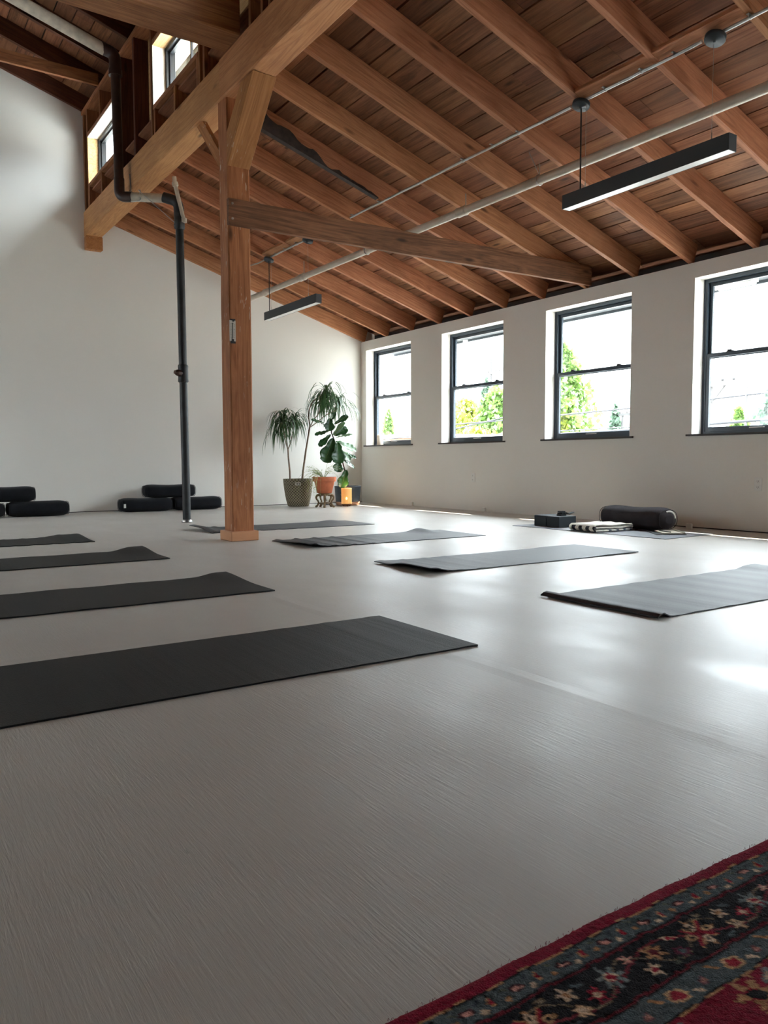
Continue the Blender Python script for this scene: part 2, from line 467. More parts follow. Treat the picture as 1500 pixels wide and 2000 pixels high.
def bend(pts, r=.08, n=6):
    """round the corners of a polyline"""
    P = [Vector(p) for p in pts]; out = [P[0]]
    for i in range(1, len(P)-1):
        a = (P[i-1]-P[i]); c = (P[i+1]-P[i]); ra = min(r, a.length*.45, c.length*.45)
        A = P[i]+a.normalized()*ra; C = P[i]+c.normalized()*ra
        for k in range(n+1):
            t = k/n; out.append(A*(1-t)**2 + P[i]*2*t*(1-t) + C*t*t)
    out.append(P[-1]); return out

# ------------------------------------------------------------------ dimensions (metres)
XR, YB = 6.55, 10.42          # window wall, end wall
XL, YF = -2.6, -3.2           # walls outside the frame
SLOPE = .312
def rz(x): return 2.49 + SLOPE*(XR-x)          # underside of low rafters
def uz(x): return 4.97 + SLOPE*(2.46-x)        # underside of high rafters
WZ0, WZ1 = .88, 2.335
WIN = [(9.10, 10.28), (7.18, 8.39), (5.28, 6.47), (3.36, 4.56), (1.45, 2.65), (-.46, .74), (-2.37, -1.17)]

# ------------------------------------------------------------------ structure: floor, walls
m = MB(); m.box((XL-.1, YF-.1, -.12), (XR+.3, YB+.1, 0)); struct(m.build('floor', M['floor']))

def wall_right():
    m = MB(); x0, x1 = XR, XR+.22; z0, z1 = 0, 2.478
    ys = sorted({YF, YB} | {y for w in WIN for y in w}); zs = [z0, WZ0, WZ1, z1]
    def hole(ya, yb, za): return za == WZ0 and any(abs(w[0]-ya) < 1e-6 for w in WIN)
    for i in range(len(ys)-1):
        for j in range(3):
            if not hole(ys[i], ys[i+1], zs[j]):
                ya, yb, za, zb = ys[i], ys[i+1], zs[j], zs[j+1]
                m.face([(x0, ya, za), (x0, ya, zb), (x0, yb, zb), (x0, yb, za)])
                m.face([(x1, ya, za), (x1, yb, za), (x1, yb, zb), (x1, ya, zb)])
    for a, b in WIN:
        m.face([(x0, a, WZ0), (x1, a, WZ0), (x1, a, WZ1), (x0, a, WZ1)])
        m.face([(x0, b, WZ0), (x0, b, WZ1), (x1, b, WZ1), (x1, b, WZ0)])
        m.face([(x0, a, WZ1), (x1, a, WZ1), (x1, b, WZ1), (x0, b, WZ1)])
        m.face([(x0, a, WZ0), (x0, b, WZ0), (x1, b, WZ0), (x1, a, WZ0)])
    m.face([(x0, YF, z1), (x0+.07, YF, z1), (x0+.07, YB, z1), (x0, YB, z1)])
    m.face([(x0+.07, YF, z1), (x0+.07, YF, z1-.12), (x0+.07, YB, z1-.12), (x0+.07, YB, z1)])
    struct(m.build('wall_right', M['wall']))
wall_right()
# outer skin of the window wall and the blocking between rafter tails
m = MB(); m.box((XR+.2201, YF, -3.2), (XR+.26, YB+.1, WZ0)); struct(m.build('wall_right_outer', M['siding']))
m = MB(); m.box((6.80, YF, 2.36), (6.84, YB+.1, 2.60)); struct(m.build('trim_1', M['sill']))  # dark colour stands in for the shaded void between the rafters

def wall_back():
    m = MB(); y0, y1 = YB, YB+.12
    P = [(XL, 0), (XR+.25, 0), (XR+.25, 2.62), (2.66, rz(2.66)+.22), (2.66, uz(2.66)+.22), (XL, uz(XL)+.22)]
    m.face([(x, y0, z) for x, z in P]); m.face([(x, y1, z) for x, z in reversed(P)])
    for i in range(len(P)):
        a, b = P[i], P[(i+1) % len(P)]
        m.face([(a[0], y0, a[1]), (a[0], y1, a[1]), (b[0], y1, b[1]), (b[0], y0, b[1])])
    struct(m.build('wall_back', M['wall']))
wall_back()
FILL_WIN = [(8.2, 9.6)]  # unseen opening, added to light the back wall from the left
def wall_left():
    m = MB(); ys = [YF]+sorted(y for w in FILL_WIN for y in w)+[YB]; zs = [0, 1.0, 2.7, uz(XL)+.3]
    for i in range(len(ys)-1):
        for j in range(3):
            if j == 1 and any(abs(w[0]-ys[i]) < 1e-6 for w in FILL_WIN): continue
            m.box((XL-.1, ys[i], zs[j]), (XL, ys[i+1], zs[j+1]))
    struct(m.build('wall_left', M['umber']))
wall_left()
m = MB(); m.box((XL, YF-.1, 0), (XR+.2, YF, 6.9)); struct(m.build('wall_front', M['umber']))
for k, (a, b) in enumerate(FILL_WIN):
    r = semp('window_%d' % (20+k), (XL-.05, (a+b)/2, 1.0)); h = (b-a)/2  # added fill-light window, outside the view
    f = MB()
    for p, q in (((-.04, -h, 0), (.04, -h+.05, 1.7)), ((-.04, h-.05, 0), (.04, h, 1.7)), ((-.04, -h+.05, 0), (.04, h-.05, .05)), ((-.04, -h+.05, 1.65), (.04, h-.05, 1.7)), ((-.03, -h+.05, .83), (.03, h-.05, .87))): f.box(p, q)
    f.build('window_frame', M['frame'], r)
    g = MB(); g.box((-.002, -h+.05, .05), (.002, h-.05, 1.65)); g.build('pane', M['glass'], r)
# dark strip painting a shadow line at the foot of the back wall
m = MB(); m.box((XL, YB-.006, 0.0), (XR, YB-.001, .008)); struct(m.build('shadow_strip_back', M['sill']))

# ------------------------------------------------------------------ structure: board ceilings
def deck(name, xa, xb, zfun, y0, y1, thick=.02, pitch=.185):
    m = MB(); rnd = random.Random(3); x = xb
    k = math.hypot(1, SLOPE)
    while x > xa:
        xn = x - pitch/k*1.0
        gap = rnd.choice((.006, .008, .010, .012, .015))
        y = y0 + rnd.uniform(-2.5, 0)
        while y < y1:
            L = rnd.uniform(2.4, 4.2); ya, yb = max(y, y0), min(y+L, y1)
            if yb > ya+.02:
                a, b = x-gap, xn; dz = rnd.uniform(-.002, .002)
                za, zb = zfun(a)+dz, zfun(b)+dz+rnd.uniform(-.0015, .0015)
                e = .0015
                P = [(b, ya+e, zb), (a, ya+e, za), (a, yb-e, za), (b, yb-e, zb)]
                b0 = len(m.v); m.v += P + [(p[0], p[1], p[2]+thick) for p in P]
                for q in ((0, 3, 2, 1), (4, 5, 6, 7), (0, 1, 5, 4), (1, 2, 6, 5), (2, 3, 7, 6), (3, 0, 4, 7)):
                    m.f.append(tuple(b0+i for i in q)); m.sm.append(False)
            y += L
        x = xn
    o = struct(m.build(name, M['deck']))
    s = MB()                                    # roofing above the boards
    P = [(xa, y0, zfun(xa)+thick+.004), (xb, y0, zfun(xb)+thick+.004), (xb, y1, zfun(xb)+thick+.004), (xa, y1, zfun(xa)+thick+.004)]
    b0 = len(s.v); s.v += P + [(p[0], p[1], p[2]+.05) for p in P]
    for q in ((0, 3, 2, 1), (4, 5, 6, 7), (0, 1, 5, 4), (1, 2, 6, 5), (2, 3, 7, 6), (3, 0, 4, 7)):
        s.f.append(tuple(b0+i for i in q)); s.sm.append(False)
    s.build('roofing', M['cord'], o)
    s2 = MB(); P2 = [(p[0], p[1], p[2]+.052) for p in P]; s2.face(P2); s2.face([(p[0], p[1], p[2]+.02) for p in reversed(P2)]) if False else None
    s2.build('roof_bounce_layer', M['bounce_layer'], o)  # unseen pale layer added to bounce light into the clerestory
RD = .205
deck('ceiling', 2.67, 7.27, lambda x: rz(x)+RD, YF, YB+.1)
deck('ceiling_upper', XL, 3.12, lambda x: uz(x)+RD, YF, YB+.1)

# eave outside the window wall
m = MB(); m.box((7.235, YF, 2.325), (7.27, YB+.1, 2.52)); m.box((6.86, YF, 2.352), (7.23, YB+.1, 2.362))
struct(m.build('trim_2', M['soffit']))
m = MB(); m.box((3.10, YF, 4.78), (3.13, YB+.1, 5.06)); struct(m.build('trim_3', M['soffit']))  # clerestory eave edge, extended to block the sun from the high windows
m = MB(); m.face([(2.68, YF, uz(2.68)+.19), (3.09, YF, uz(3.09)+.19), (3.09, YB+.1, uz(3.09)+.19), (2.68, YB+.1, uz(2.68)+.19)]); m.face([(2.68, YF, uz(2.68)+.20), (2.68, YB+.1, uz(2.68)+.20), (3.09, YB+.1, uz(3.09)+.20), (3.09, YF, uz(3.09)+.20)]); struct(m.build('trim_4', M['whitewood']))

# ------------------------------------------------------------------ windows
def window(n, y0, y1):
    r = semp('window_%d' % n, (XR+.15, (y0+y1)/2, WZ0)); ox, oy, oz = r.location
    def L(a, b): return ((a[0]-ox, a[1]-oy, a[2]-oz), (b[0]-ox, b[1]-oy, b[2]-oz))
    xa, xb = XR+.15, XR+.215
    f = MB(); t = .035
    for a, b in (((xa, y0, WZ0), (xb, y0+t, WZ1)), ((xa, y1-t, WZ0), (xb, y1, WZ1)), ((xa, y0+t, WZ1-t), (xb, y1-t, WZ1)), ((xa-.01, y0+t, WZ0), (xb, y1-t, WZ0+.025))):
        f.box(*L(a, b))
    # inner jamb channel
    for a, b in (((xa-.006, y0, WZ0), (xa, y0+.015, WZ1)), ((xa-.006, y1-.015, WZ0), (xa, y1, WZ1))): f.box(*L(a, b))
    f.build('window_frame', M['frame'], r, bevel=.002)
    zm = 1.615
    def sash(name, x, za, zb, tb, tt):
        s = MB(); w = .032; i0, i1 = y0+t, y1-t
        for a, b in (((x, i0, za), (x+.026, i0+w, zb)), ((x, i1-w, za), (x+.026, i1, zb)), ((x, i0+w, za), (x+.026, i1-w, za+tb)), ((x, i0+w, zb-tt), (x+.026, i1-w, zb))):
            s.box(*L(a, b))
        so = s.build(name, M['frame'], r, bevel=.002)
        g = MB(); g.box(*L((x+.011, i0+w, za+tb), (x+.015, i1-w, zb-tt))); g.build('pane', M['glass'], so)
        return so
    sash('upper_sash', xa+.034, zm-.02, WZ1-t, .035, .035)
    lo = sash('lower_sash', xa+.004, WZ0+.025, zm+.022, .045, .035)
    for k in (.23, .77):
        y = y0+(y1-y0)*k; q = MB()
        q.box(*L((xa+.002, y-.035, zm+.022), (xa+.03, y+.035, zm+.030))); q.box(*L((xa+.004, y-.012, zm+.030), (xa+.022, y+.03, zm+.042)))
        q.build('sash_lock', M['frame_black'], lo)
    q = MB(); y = (y0+y1)/2+.04; q.box(*L((xa-.012, y-.07, WZ0+.048), (xa+.004, y+.07, WZ0+.055))); q.build('lift_handle', M['plastic_white'], lo)
    s = MB(); s.box(*L((XR-.022, y0-.05, WZ0-.016), (XR, y1+.05, WZ0+.002))); s.box(*L((XR, y0+.001, WZ0-.016), (XR+.149, y1-.001, WZ0+.002)))
    s.build('window_sill', M['sill'], r)
for i, (a, b) in enumerate(WIN): window(i+1, a, b)

# ------------------------------------------------------------------ clerestory wall above the beam
CX0, CX1 = 2.465, 2.62
CW = [(9.00, 10.18), (6.46, 7.64), (3.40, 4.95), (.8, 2.35), (-1.8, -.25)]
CZ0, CZ1 = 4.04, 4.60
def wall_clere():
    m = MB(); ys = sorted({YF, YB-.001} | {y for w in CW for y in w}); zs = [3.62, CZ0, CZ1, 5.16]
    for i in range(len(ys)-1):
        for j in range(3):
            if j == 1 and any(abs(w[0]-ys[i]) < 1e-6 for w in CW): continue
            m.box((CX1+.03, ys[i], zs[j]), (CX1+.05, ys[i+1], zs[j+1]))
    struct(m.build('wall_clerestory', M['ply']))
wall_clere()
for i, (a, b) in enumerate(CW):
    r = semp('window_%d' % (len(WIN)+1+i), (CX1, (a+b)/2, CZ0)); ox, oy, oz = r.location
    f = MB(); t = .045
    for p, q in (((CX1-.03, a, CZ0), (CX1+.06, a+t, CZ1)), ((CX1-.03, b-t, CZ0), (CX1+.06, b, CZ1)), ((CX1-.03, a, CZ1-t), (CX1+.06, b, CZ1)), ((CX1-.03, a, CZ0), (CX1+.06, b, CZ0+t))):
        f.box((p[0]-ox, p[1]-oy, p[2]-oz), (q[0]-ox, q[1]-oy, q[2]-oz))
    f.build('window_frame', M['frame_black'], r, bevel=.002)
    f = MB(); yy = b-t
    for p, q in (((CX1+.0, a+t, CZ0+t), (CX1+.03, a+t+.02, CZ1-t)), ((CX1, b-t-.02, CZ0+t), (CX1+.03, b-t, CZ1-t)), ((CX1, a+t, CZ1-t-.02), (CX1+.03, b-t, CZ1-t)), ((CX1, a+t, CZ0+t), (CX1+.03, b-t, CZ0+t+.02)), ((CX1+.01, (a+b)/2-.015, CZ0+t), (CX1+.03, (a+b)/2+.015, CZ1-t))):
        f.box((p[0]-ox, p[1]-oy, p[2]-oz), (q[0]-ox, q[1]-oy, q[2]-oz))
    so = f.build('sash', M['frame_black'], r)
    g = MB(); g.box((CX1+.014-ox, a+t+.02-oy, CZ0+t+.02-oz), (CX1+.018-ox, b-t-.02-oy, CZ1-t-.02-oz)); g.build('pane', M['glass'], so)
    # painted liner boards of the opening
    g = MB(); g.box((CX0+.002-ox, b-.012-oy, CZ0+.001-oz), (CX1-.031-ox, b-oy, CZ1-.001-oz))
    g.build('side_liner', M['whitewood'] if i != 0 else M['ply'], r)
    g = MB(); g.box((CX0+.002-ox, a+.001-oy, CZ1-.012-oz), (CX1-.031-ox, b-.013-oy, CZ1-.001-oz))
    g.build('head_liner', M['whitewood'] if i == 0 else M['ply'], r)

GRP = 'clerestory framing'
def plate(name, y0, y1, z0, z1, label, mat='stud', x0=CX0, x1=CX1, cat='framing timber'):
    o = timber(name, ((x0+x1)/2, y0, (z0+z1)/2), ((x0+x1)/2, y1, (z0+z1)/2), x1-x0, z1-z0, M[mat], wobble=.001)
    return tag(o, label, cat)
plate('top_plate', YF, YB-.005, 4.93, 4.975, 'long wooden top plate along the head of the high window wall', x0=CX0-.01)
for k, (a, b) in enumerate(CW):
    w = ['nearest the white end wall', 'between the tie beam and the brown pipe', 'above the near beam, nearest the camera', 'beyond the frame', 'behind the camera'][k]
    plate('rough_sill', a+.001, b-.001, CZ0-.042, CZ0-.001, 'wooden rough sill under the high window ' + w)
    plate('window_header', a+.001, b-.001, CZ1+.001, CZ1+.042, 'wooden header board over the high window ' + w)
def stud(y, z0, z1, label, mat='stud', w=.04, x0=CX0+.004, x1=CX1, grp=None):
    o = timber('wall_stud', ((x0+x1)/2, y, z0), ((x0+x1)/2, y, z1), x1-x0, w, M[mat], upv=(0, 1, 0), wobble=.001)
    return tag(o, label, 'wall stud', grp)
BT = 3.762
stud(10.385, BT, 4.928, 'wooden stud in the corner where the high window wall meets the white wall')
stud(10.205, BT, 4.928, 'wooden jamb stud on the far side of the farthest high window')
stud(8.975, BT, 4.928, 'wooden jamb stud just behind the brown vertical pipe', 'stud_shaded')
stud(8.72, BT, 4.928, 'dark stud right beside the brown vertical pipe', 'stud_shaded')
stud(8.26, BT, 4.928, 'broad reddish-brown stud between the two high windows', 'stud_shaded', .05)
stud(7.70, BT, 4.928, 'wooden jamb stud at the far side of the high window by the tie beam')
stud(6.435, BT, 4.928, 'wooden jamb stud at the near side of the high window by the tie beam')
stud(6.33, BT, 4.928, 'pale doubled stud between the high window and the tie beam')
for y, w in ((5.42, 'right against the tie beam'), (5.22, 'second on this side of the tie beam'), (5.10, 'third on this side of the tie beam'), (4.98, 'the jamb of the near cut-off high window')): stud(y, BT, 4.928, 'wooden stud at the top edge, ' + w)
for y in (3.37, 2.38, .77): stud(y, BT, 4.928, 'wooden stud beyond the frame', grp='studs beyond the frame')
for a, b in CW[:2]:
    ys = [a+.02+(b-a-.04)*k for k in ((0, .5, 1.0) if a > 8 else (0, .5, 1.0))]
    for j, y in enumerate(ys):
        lab = ['near', 'middle', 'far'][j]
        stud(y, BT, CZ0-.044, '%s short cripple stud under the %s high window' % (lab, 'farthest' if a > 8 else 'second'))
stud(9.60, CZ1+.044, 4.928, 'short cripple stud above the farthest high window')
stud(7.02, CZ1+.044, 4.928, 'short cripple stud above the second high window')

# ------------------------------------------------------------------ main beam, post, braces, strut, tie beam
BX0, BX1, BZ0, BZ1 = 2.455, 2.655, 3.46, 3.76
bx = (BX0+BX1)/2; bz = (BZ0+BZ1)/2
o = timber('main_beam', (bx, 5.955, bz), (bx, YB-.002, bz), .20, .30, M['beam'], bevel=.008, wobble=.002)
tag(o, 'heavy wooden beam running from the post to the white end wall', 'beam')
o = timber('main_beam', (bx-.008, YF+.01, bz-.006), (bx-.008, 5.94, bz-.006), .205, .31, M['beam'], bevel=.01, wobble=.003)
tag(o, 'heavy wooden beam from the post toward the camera at the top of the picture', 'beam')
o = timber('corbel_block', (bx, YB-.10, BZ0-.085), (bx, YB-.002, BZ0-.085), .20, .165, M['brace'], wobble=.001)
tag(o, 'small wooden block on the end wall under the far end of the beam', 'corbel')
PX0, PX1, PY0, PY1 = 2.465, 2.65, 5.86, 6.035
# post with plinth
pr = empty('wooden_post', ((PX0+PX1)/2, (PY0+PY1)/2, 0), 'tall weathered wooden post holding up the beam, wearing a peach base block', 'post')
timber('shaft', ((PX0+PX1)/2, (PY0+PY1)/2, .02), ((PX0+PX1)/2, (PY0+PY1)/2, BZ0-.001), PX1-PX0, PY1-PY0, M['post'], upv=(0, 1, 0), parent=pr, bevel=.008, wobble=.0025)
m = MB(); m.box((-.118, -.118, 0), (.118, .118, .078))
q = m.build('base_block', M['base'], pr, bevel=.004); q['label'] = 'peach painted base block'
# knee braces
def brace(name, pts, x0, x1, mat, label):
    m = MB(); A = [(x0, y, z) for y, z in pts]; B = [(x1, y, z) for y, z in pts]
    m.face(A); m.face(list(reversed(B)))
    for i in range(len(pts)):
        j = (i+1) % len(pts); m.face([A[i], B[i], B[j], A[j]])
    # give it a local frame with x along the grain
    p0 = Vector((x0, *pts[0])); p1 = Vector((x0, *pts[1])); X = (p1-p0).normalized(); Yv = Vector((1, 0, 0)); Z = X.cross(Yv)
    R = Matrix((X, Yv, Z)); m.v = [tuple(R @ (Vector(v)-p0)) for v in m.v]
    o = m.build(name, mat, bevel=.004)
    o.matrix_world = Matrix.Translation(p0) @ R.transposed().to_4x4()
    return tag(o, label, 'brace')
brace('knee_brace', [(5.862, 2.93), (5.36, BZ0-.012), (5.58, BZ0-.012), (5.862, 3.18)], 2.462, 2.652, M['brace'], 'short thick diagonal brace from the post up to the near beam, facing the camera')
brace('knee_brace', [(6.036, 2.95), (6.54, BZ0), (6.40, BZ0), (6.036, 3.09)], 2.48, 2.52, M['brace'], 'thin diagonal brace on the far side of the post under the beam')
# long strut from the post to the window wall
o = timber('strut', (2.455, 5.838, 2.575), (6.56, 5.838, 2.60), .042, .20, M['dark_timber'], bevel=.003, wobble=.0015)
tag(o, 'long dark wooden strut bolted to the post and reaching across to the window wall', 'strut')
m = MB(); m.box((2.452, 5.813, 2.475), (2.456, 5.862, 2.675)); 
for z in (2.51, 2.63): m.lathe([(.0, -.001), (.009, 0), (.009, .006), (0, .008)], (0, 0, 0), 8)
sp = m.build('end_plate', M['stud_shaded'], o); 
sp.matrix_parent_inverse = o.matrix_world.inverted() if False else Matrix(); sp.parent = None; bpy.data.objects.remove(sp)
for z in (2.52, 2.635):
    b = MB(); b.tube([(2.482, 5.8165, z), (2.482, 5.806, z)], .009, 10); bo = b.build('bolt', M['galv'], o)
    bo.matrix_parent_inverse = o.matrix_world.inverted()
# tie beam crossing over the main beam to the left
o = timber('tie_beam', (XL+.01, 5.70, 3.765+.17), (2.45, 5.70, 3.765+.17), .30, .33, M['stud'], bevel=.008, wobble=.002)
tag(o, 'thick wooden tie beam crossing the top left, resting above the post', 'beam')

# ------------------------------------------------------------------ rafters
names = ['hard against the white end wall', 'second out from the end wall', 'third out from the end wall', 'fourth out from the end wall',
         'fifth out from the end wall', 'sixth out from the end wall', 'seventh out from the end wall', 'directly above the long dark strut',
         'one bay this side of the long dark strut', 'two bays this side of the long dark strut', 'three bays this side of the long dark strut', 'nearest, at the top right corner']
def rafter(y, label, xa, xb, zf, grp=None, mat='rafter', name='rafter'):
    h = .20; k = math.hypot(1, SLOPE); off = h/2
    o = timber(name, (xa, y, zf(xa)+off), (xb, y, zf(xb)+off), .045, h/k, M[mat], bevel=.002, wobble=.0018)
    return tag(o, label, 'rafter', grp)
for i in range(12):
    y = 10.392 - i*.641
    rafter(y, 'sloping ceiling rafter ' + names[i], 2.658, 6.615, rz)
for i in range(12, 17): rafter(10.392-i*.641, 'ceiling rafter beyond the frame', 2.658, 6.615, rz, 'rafters beyond the frame')
un = ['lying against the white wall', 'second from the white wall', 'beside the white roof pipe on its far side', 'beside the white roof pipe on its near side', 'just this side of the white roof pipe, by the tie beam', 'behind the tie beam']
for i in range(14):
    y = 10.385 - i*.641 + (.0 if i == 0 else -.06)
    if i < 6: rafter(y, 'high dark rafter, ' + un[i], XL+.01, 2.64, lambda x: uz(x)+.006, mat='stud_shaded')
    else: rafter(y, 'high rafter beyond the frame', XL+.01, 2.64, lambda x: uz(x)+.006, 'high rafters beyond the frame', mat='stud_shaded')
o = timber('ceiling_tie', (-.2, 9.58, 5.03), (2.455, 9.58, 5.03), .04, .13, M['stud'], wobble=.001)
tag(o, 'level board nailed under the high rafters near the white wall', 'ceiling tie')
# charred remnant of a board left on a rafter behind the post
m = MB(); yc = 10.392-6*.641-.0235; rnd0 = random.Random(3); top, bot = [], []
for k in range(41):
    x = 2.70+1.60*k/40; hgt = .17*max(0, 1-k/26)**.7+.022+.02*math.sin(k*.9)*(k < 30)+rnd0.uniform(-.006, .006)
    if k > 37: hgt = .03*(41-k)/4
    top.append((x, rz(x)+hgt)); bot.append((x, rz(x)-.004))
m.quad_grid([[(x, yc-.012, z) for x, z in top], [(x, yc-.014, z) for x, z in bot], [(x, yc+.040, z) for x, z in bot], [(x, yc+.044, z) for x, z in bot]], False)
m.quad_grid([[(x, yc-.012, z) for x, z in top], [(x, yc-.001, z+.004) for x, z in top]], False)
m.face([(top[0][0], yc-.001, top[0][1]), (top[0][0], yc-.012, top[0][1]), (bot[0][0], yc-.014, bot[0][1]), (bot[0][0], yc-.001, bot[0][1])])
o = m.build('charred_board', M['charred'])
tag(o, 'blackened tapering board remnant on the rafter just right of the post', 'board')

# ------------------------------------------------------------------ drain pipe
pp = empty('drain_pipe', (2.85, 8.0, 0), 'tall black drain pipe standing on the floor and bending over the beam', 'pipe')
P0 = Vector((2.85, 8.0, 0))
def prt(name, path, r, mat, seg=18, parent=pp, base=P0):
    m = MB(); m.tube([Vector(p)-base for p in path], r, seg); return m.build(name, mat, parent)
prt('lower_pipe', [(2.85, 8.0, .0), (2.83, 8.0, 3.12)], .041, M['black_pipe'])
m = MB(); m.lathe([(.0405, 0), (.056, .002), (.056, .012), (.043, .03)], (0, 0, 0), 20); q = m.build('floor_collar', M['galv'], pp); q['label'] = 'pale metal collar'
prt('hub', [(2.84, 8, 1.46), (2.84, 8, 1.47), (2.84, 8, 1.50), (2.84, 8, 1.60), (2.84, 8, 1.63), (2.84, 8, 1.645)], [.044, .055, .052, .050, .054, .046], M['black_pipe'])
prt('cleanout_plug', [(2.82, 7.99, 1.55), (2.775, 7.975, 1.555), (2.757, 7.97, 1.557), (2.755, 7.97, 1.557), (2.738, 7.965, 1.56)], [.036, .036, .030, .020, .020], M['brown_pipe'], 8)
prt('elbow_hub', [(2.831, 8, 3.02), (2.831, 8, 3.03), (2.83, 8, 3.14), (2.83, 8, 3.15)], [.043, .053, .053, .046], M['black_pipe'])
prt('elbow', bend([(2.83, 8.0, 3.13), (2.825, 8.0, 3.30), (2.70, 8.09, 3.345)], .09), .052, M['black_pipe'])
prt('cross_pipe', [(2.72, 8.08, 3.335), (2.42, 8.34, 3.37)], .045, M['white_pipe'])
prt('lower_bend', bend([(2.45, 8.32, 3.366), (2.345, 8.41, 3.375), (2.345, 8.415, 3.56)], .10), [.053]*9, M['brown_pipe'])
prt('riser', [(2.345, 8.415, 3.54), (2.335, 8.42, 4.66)], .047, M['brown_pipe'])
prt('upper_bend', bend([(2.335, 8.42, 4.60), (2.335, 8.42, 4.80), (2.20, 8.46, 4.85)], .10), .060, M['brown_pipe'])
prt('upper_bend_rim', [(2.335, 8.42, 4.585), (2.335, 8.42, 4.645)], .067, M['brown_pipe'])
prt('roof_pipe', [(2.24, 8.45, 4.83), (.9, 8.50, 5.25), (-1.0, 8.52, 5.85)], .058, M['white_pipe'])
prt('vent_branch', bend([(2.86, 7.955, 3.12), (2.845, 7.95, 3.16), (2.78, 7.97, 3.47), (2.775, 7.97, 3.53)], .02), .021, M['white_pipe'], 12)
prt('vent_collar', [(2.786, 7.968, 3.44), (2.78, 7.97, 3.475)], .031, M['white_pipe'], 12)
prt('vent_cap', [(2.864, 7.956, 3.085), (2.862, 7.955, 3.125)], .030, M['white_pipe'], 12)
m = MB()
m.tube([Vector(p)-P0 for p in bend([(2.452, 8.40, 3.62), (2.452, 8.37, 3.45), (2.43, 8.30, 3.31), (2.50, 8.22, 3.31), (2.50, 8.22, 3.42)], .02)], .006, 8); m.build('pipe_strap', M['galv'], pp)
m = MB(); m.box((0, -.012, -.003), (.52, .012, .003)); q = m.build('strut_bar', M['galv'], pp)
a = Vector((2.47, 8.18, 3.40)); b = Vector((2.80, 8.0, 3.07)); q.location = a-P0; q.rotation_euler = (b-a).to_track_quat('X', 'Z').to_euler(); q.scale = ((b-a).length/.52, 1, 1)
m = MB(); m.tube([b-P0+Vector((-.02, 0, -.02)), b-P0+Vector((.03, 0, .02))], .016, 8); m.build('clamp', M['steel_dark'], pp)

# ------------------------------------------------------------------ sprinkler pipe with hangers
SX, SZ = 4.72, 2.935
sp = empty('sprinkler_pipe', (SX, 0, SZ), 'cream painted pipe hung under the rafters along the whole room', 'pipe')
m = MB(); m.tube([(-.02, YF+.01, 0), (.10, 2.5, .03), (0, 5.6, 0), (-.10, YB-.002, -.03)], .036, 20); m.build('pipe', M['sprinkler'], sp)
def sx_(y): return 0 if y > 5.6 and False else (-.10*(y-5.6)/4.8 if y > 5.6 else .10*(5.6-y)/3.1)
def sz_(y): return (-.03*(y-5.6)/4.8 if y > 5.6 else .03*(5.6-y)/3.1)
for y in (5.74, 8.76, 9.75):
    m = MB(); x = sx_(y); z = sz_(y)
    m.tube([(x, y-.06, z), (x, y-.055, z), (x, y-.02, z), (x, y+.02, z), (x, y+.055, z), (x, y+.06, z)], [.037, .045, .042, .042, .045, .037], 18); m.build('coupling', M['sprinkler'], sp)
for y in (4.78, 5.69, 7.32, 8.72):
    x = sx_(y); z = sz_(y); m = MB()
    zt = rz(SX+x) - SZ
    ring = [(x+.041*math.cos(t), y, z+.041*math.sin(t)) for t in [math.pi*2*k/14+math.pi/2 for k in range(15)]]
    m.tube(ring, .005, 6)
    m.tube([(x, y, z+.041), (x, y, zt+.02)], .006, 6)
    if y < 5: m.tube([(x, y, z+.041), (x-.10, y+.02, zt+.10)], .003, 6)
    m.build('pipe_hanger', M['galv'], sp)

# ------------------------------------------------------------------ conduit, blocking boards and light fixtures
CXc = 4.34; cz = rz(CXc)-.012
def conduit(y0, y1, label, clips, wig=0):
    e = empty('conduit', (CXc, y0, cz), label, 'conduit')
    pts = [(0, (y1-y0)*k/10, random.uniform(-.004, .002)) for k in range(11)]
    m = MB(); m.tube(pts, .0105, 10); m.build('tube', M['galv'], e)
    for y in clips:
        m = MB(); m.box((-.03, y-y0-.008, .008), (.03, y-y0+.008, .013)); m.tube([(-.013, y-y0, .011), (-.012, y-y0, -.006), (0, y-y0, -.013), (.012, y-y0, -.006), (.013, y-y0, .011)], .003, 6)
        m.build('clip', M['galv'], e)
conduit(4.06, 7.10, 'thin steel conduit running from the near light toward the post', (4.60, 4.9, 5.27, 6.55, 7.05))
conduit(YF+.2, 2.88, 'thin steel conduit leaving the top right corner of the picture', (2.7, 2.1))
conduit(3.01, 3.92, 'short steel conduit linking the two round caps over the near light', (3.2, 3.45, 3.75))
conduit(8.09, 9.00, 'short steel conduit linking the two round caps over the far light', (8.3, 8.6, 8.85))
e = empty('conduit', (CXc, 9.1, cz), 'bent steel conduit from the far light to the end wall', 'conduit')
m = MB(); m.tube(bend([(0, 0, 0), (-.02, .25, -.01), (.06, .55, .05), (.06, 1.31, .10)], .1), .009, 8); m.build('tube', M['galv'], e)
def block(y0, y1, label):
    o = timber('blocking_board', (CXc-.02, y0, cz+.04), (CXc-.02, y1, cz+.04), .11, .035, M['rafter'], upv=(SLOPE, 0, 1), wobble=.001)
    tag(o, label, 'board')
ry = lambda i: 10.392-i*.641
def blocks(i, lab): block(ry(i+1)+.024, ry(i)-.024, lab)
blocks(10, 'flat board between two rafters carrying the conduit over the near light, farther one')
blocks(11, 'flat board between two rafters carrying the conduit near the top right')
blocks(2, 'flat board between two rafters behind the far light')
blocks(3, 'flat board between two rafters above the near end of the far light')

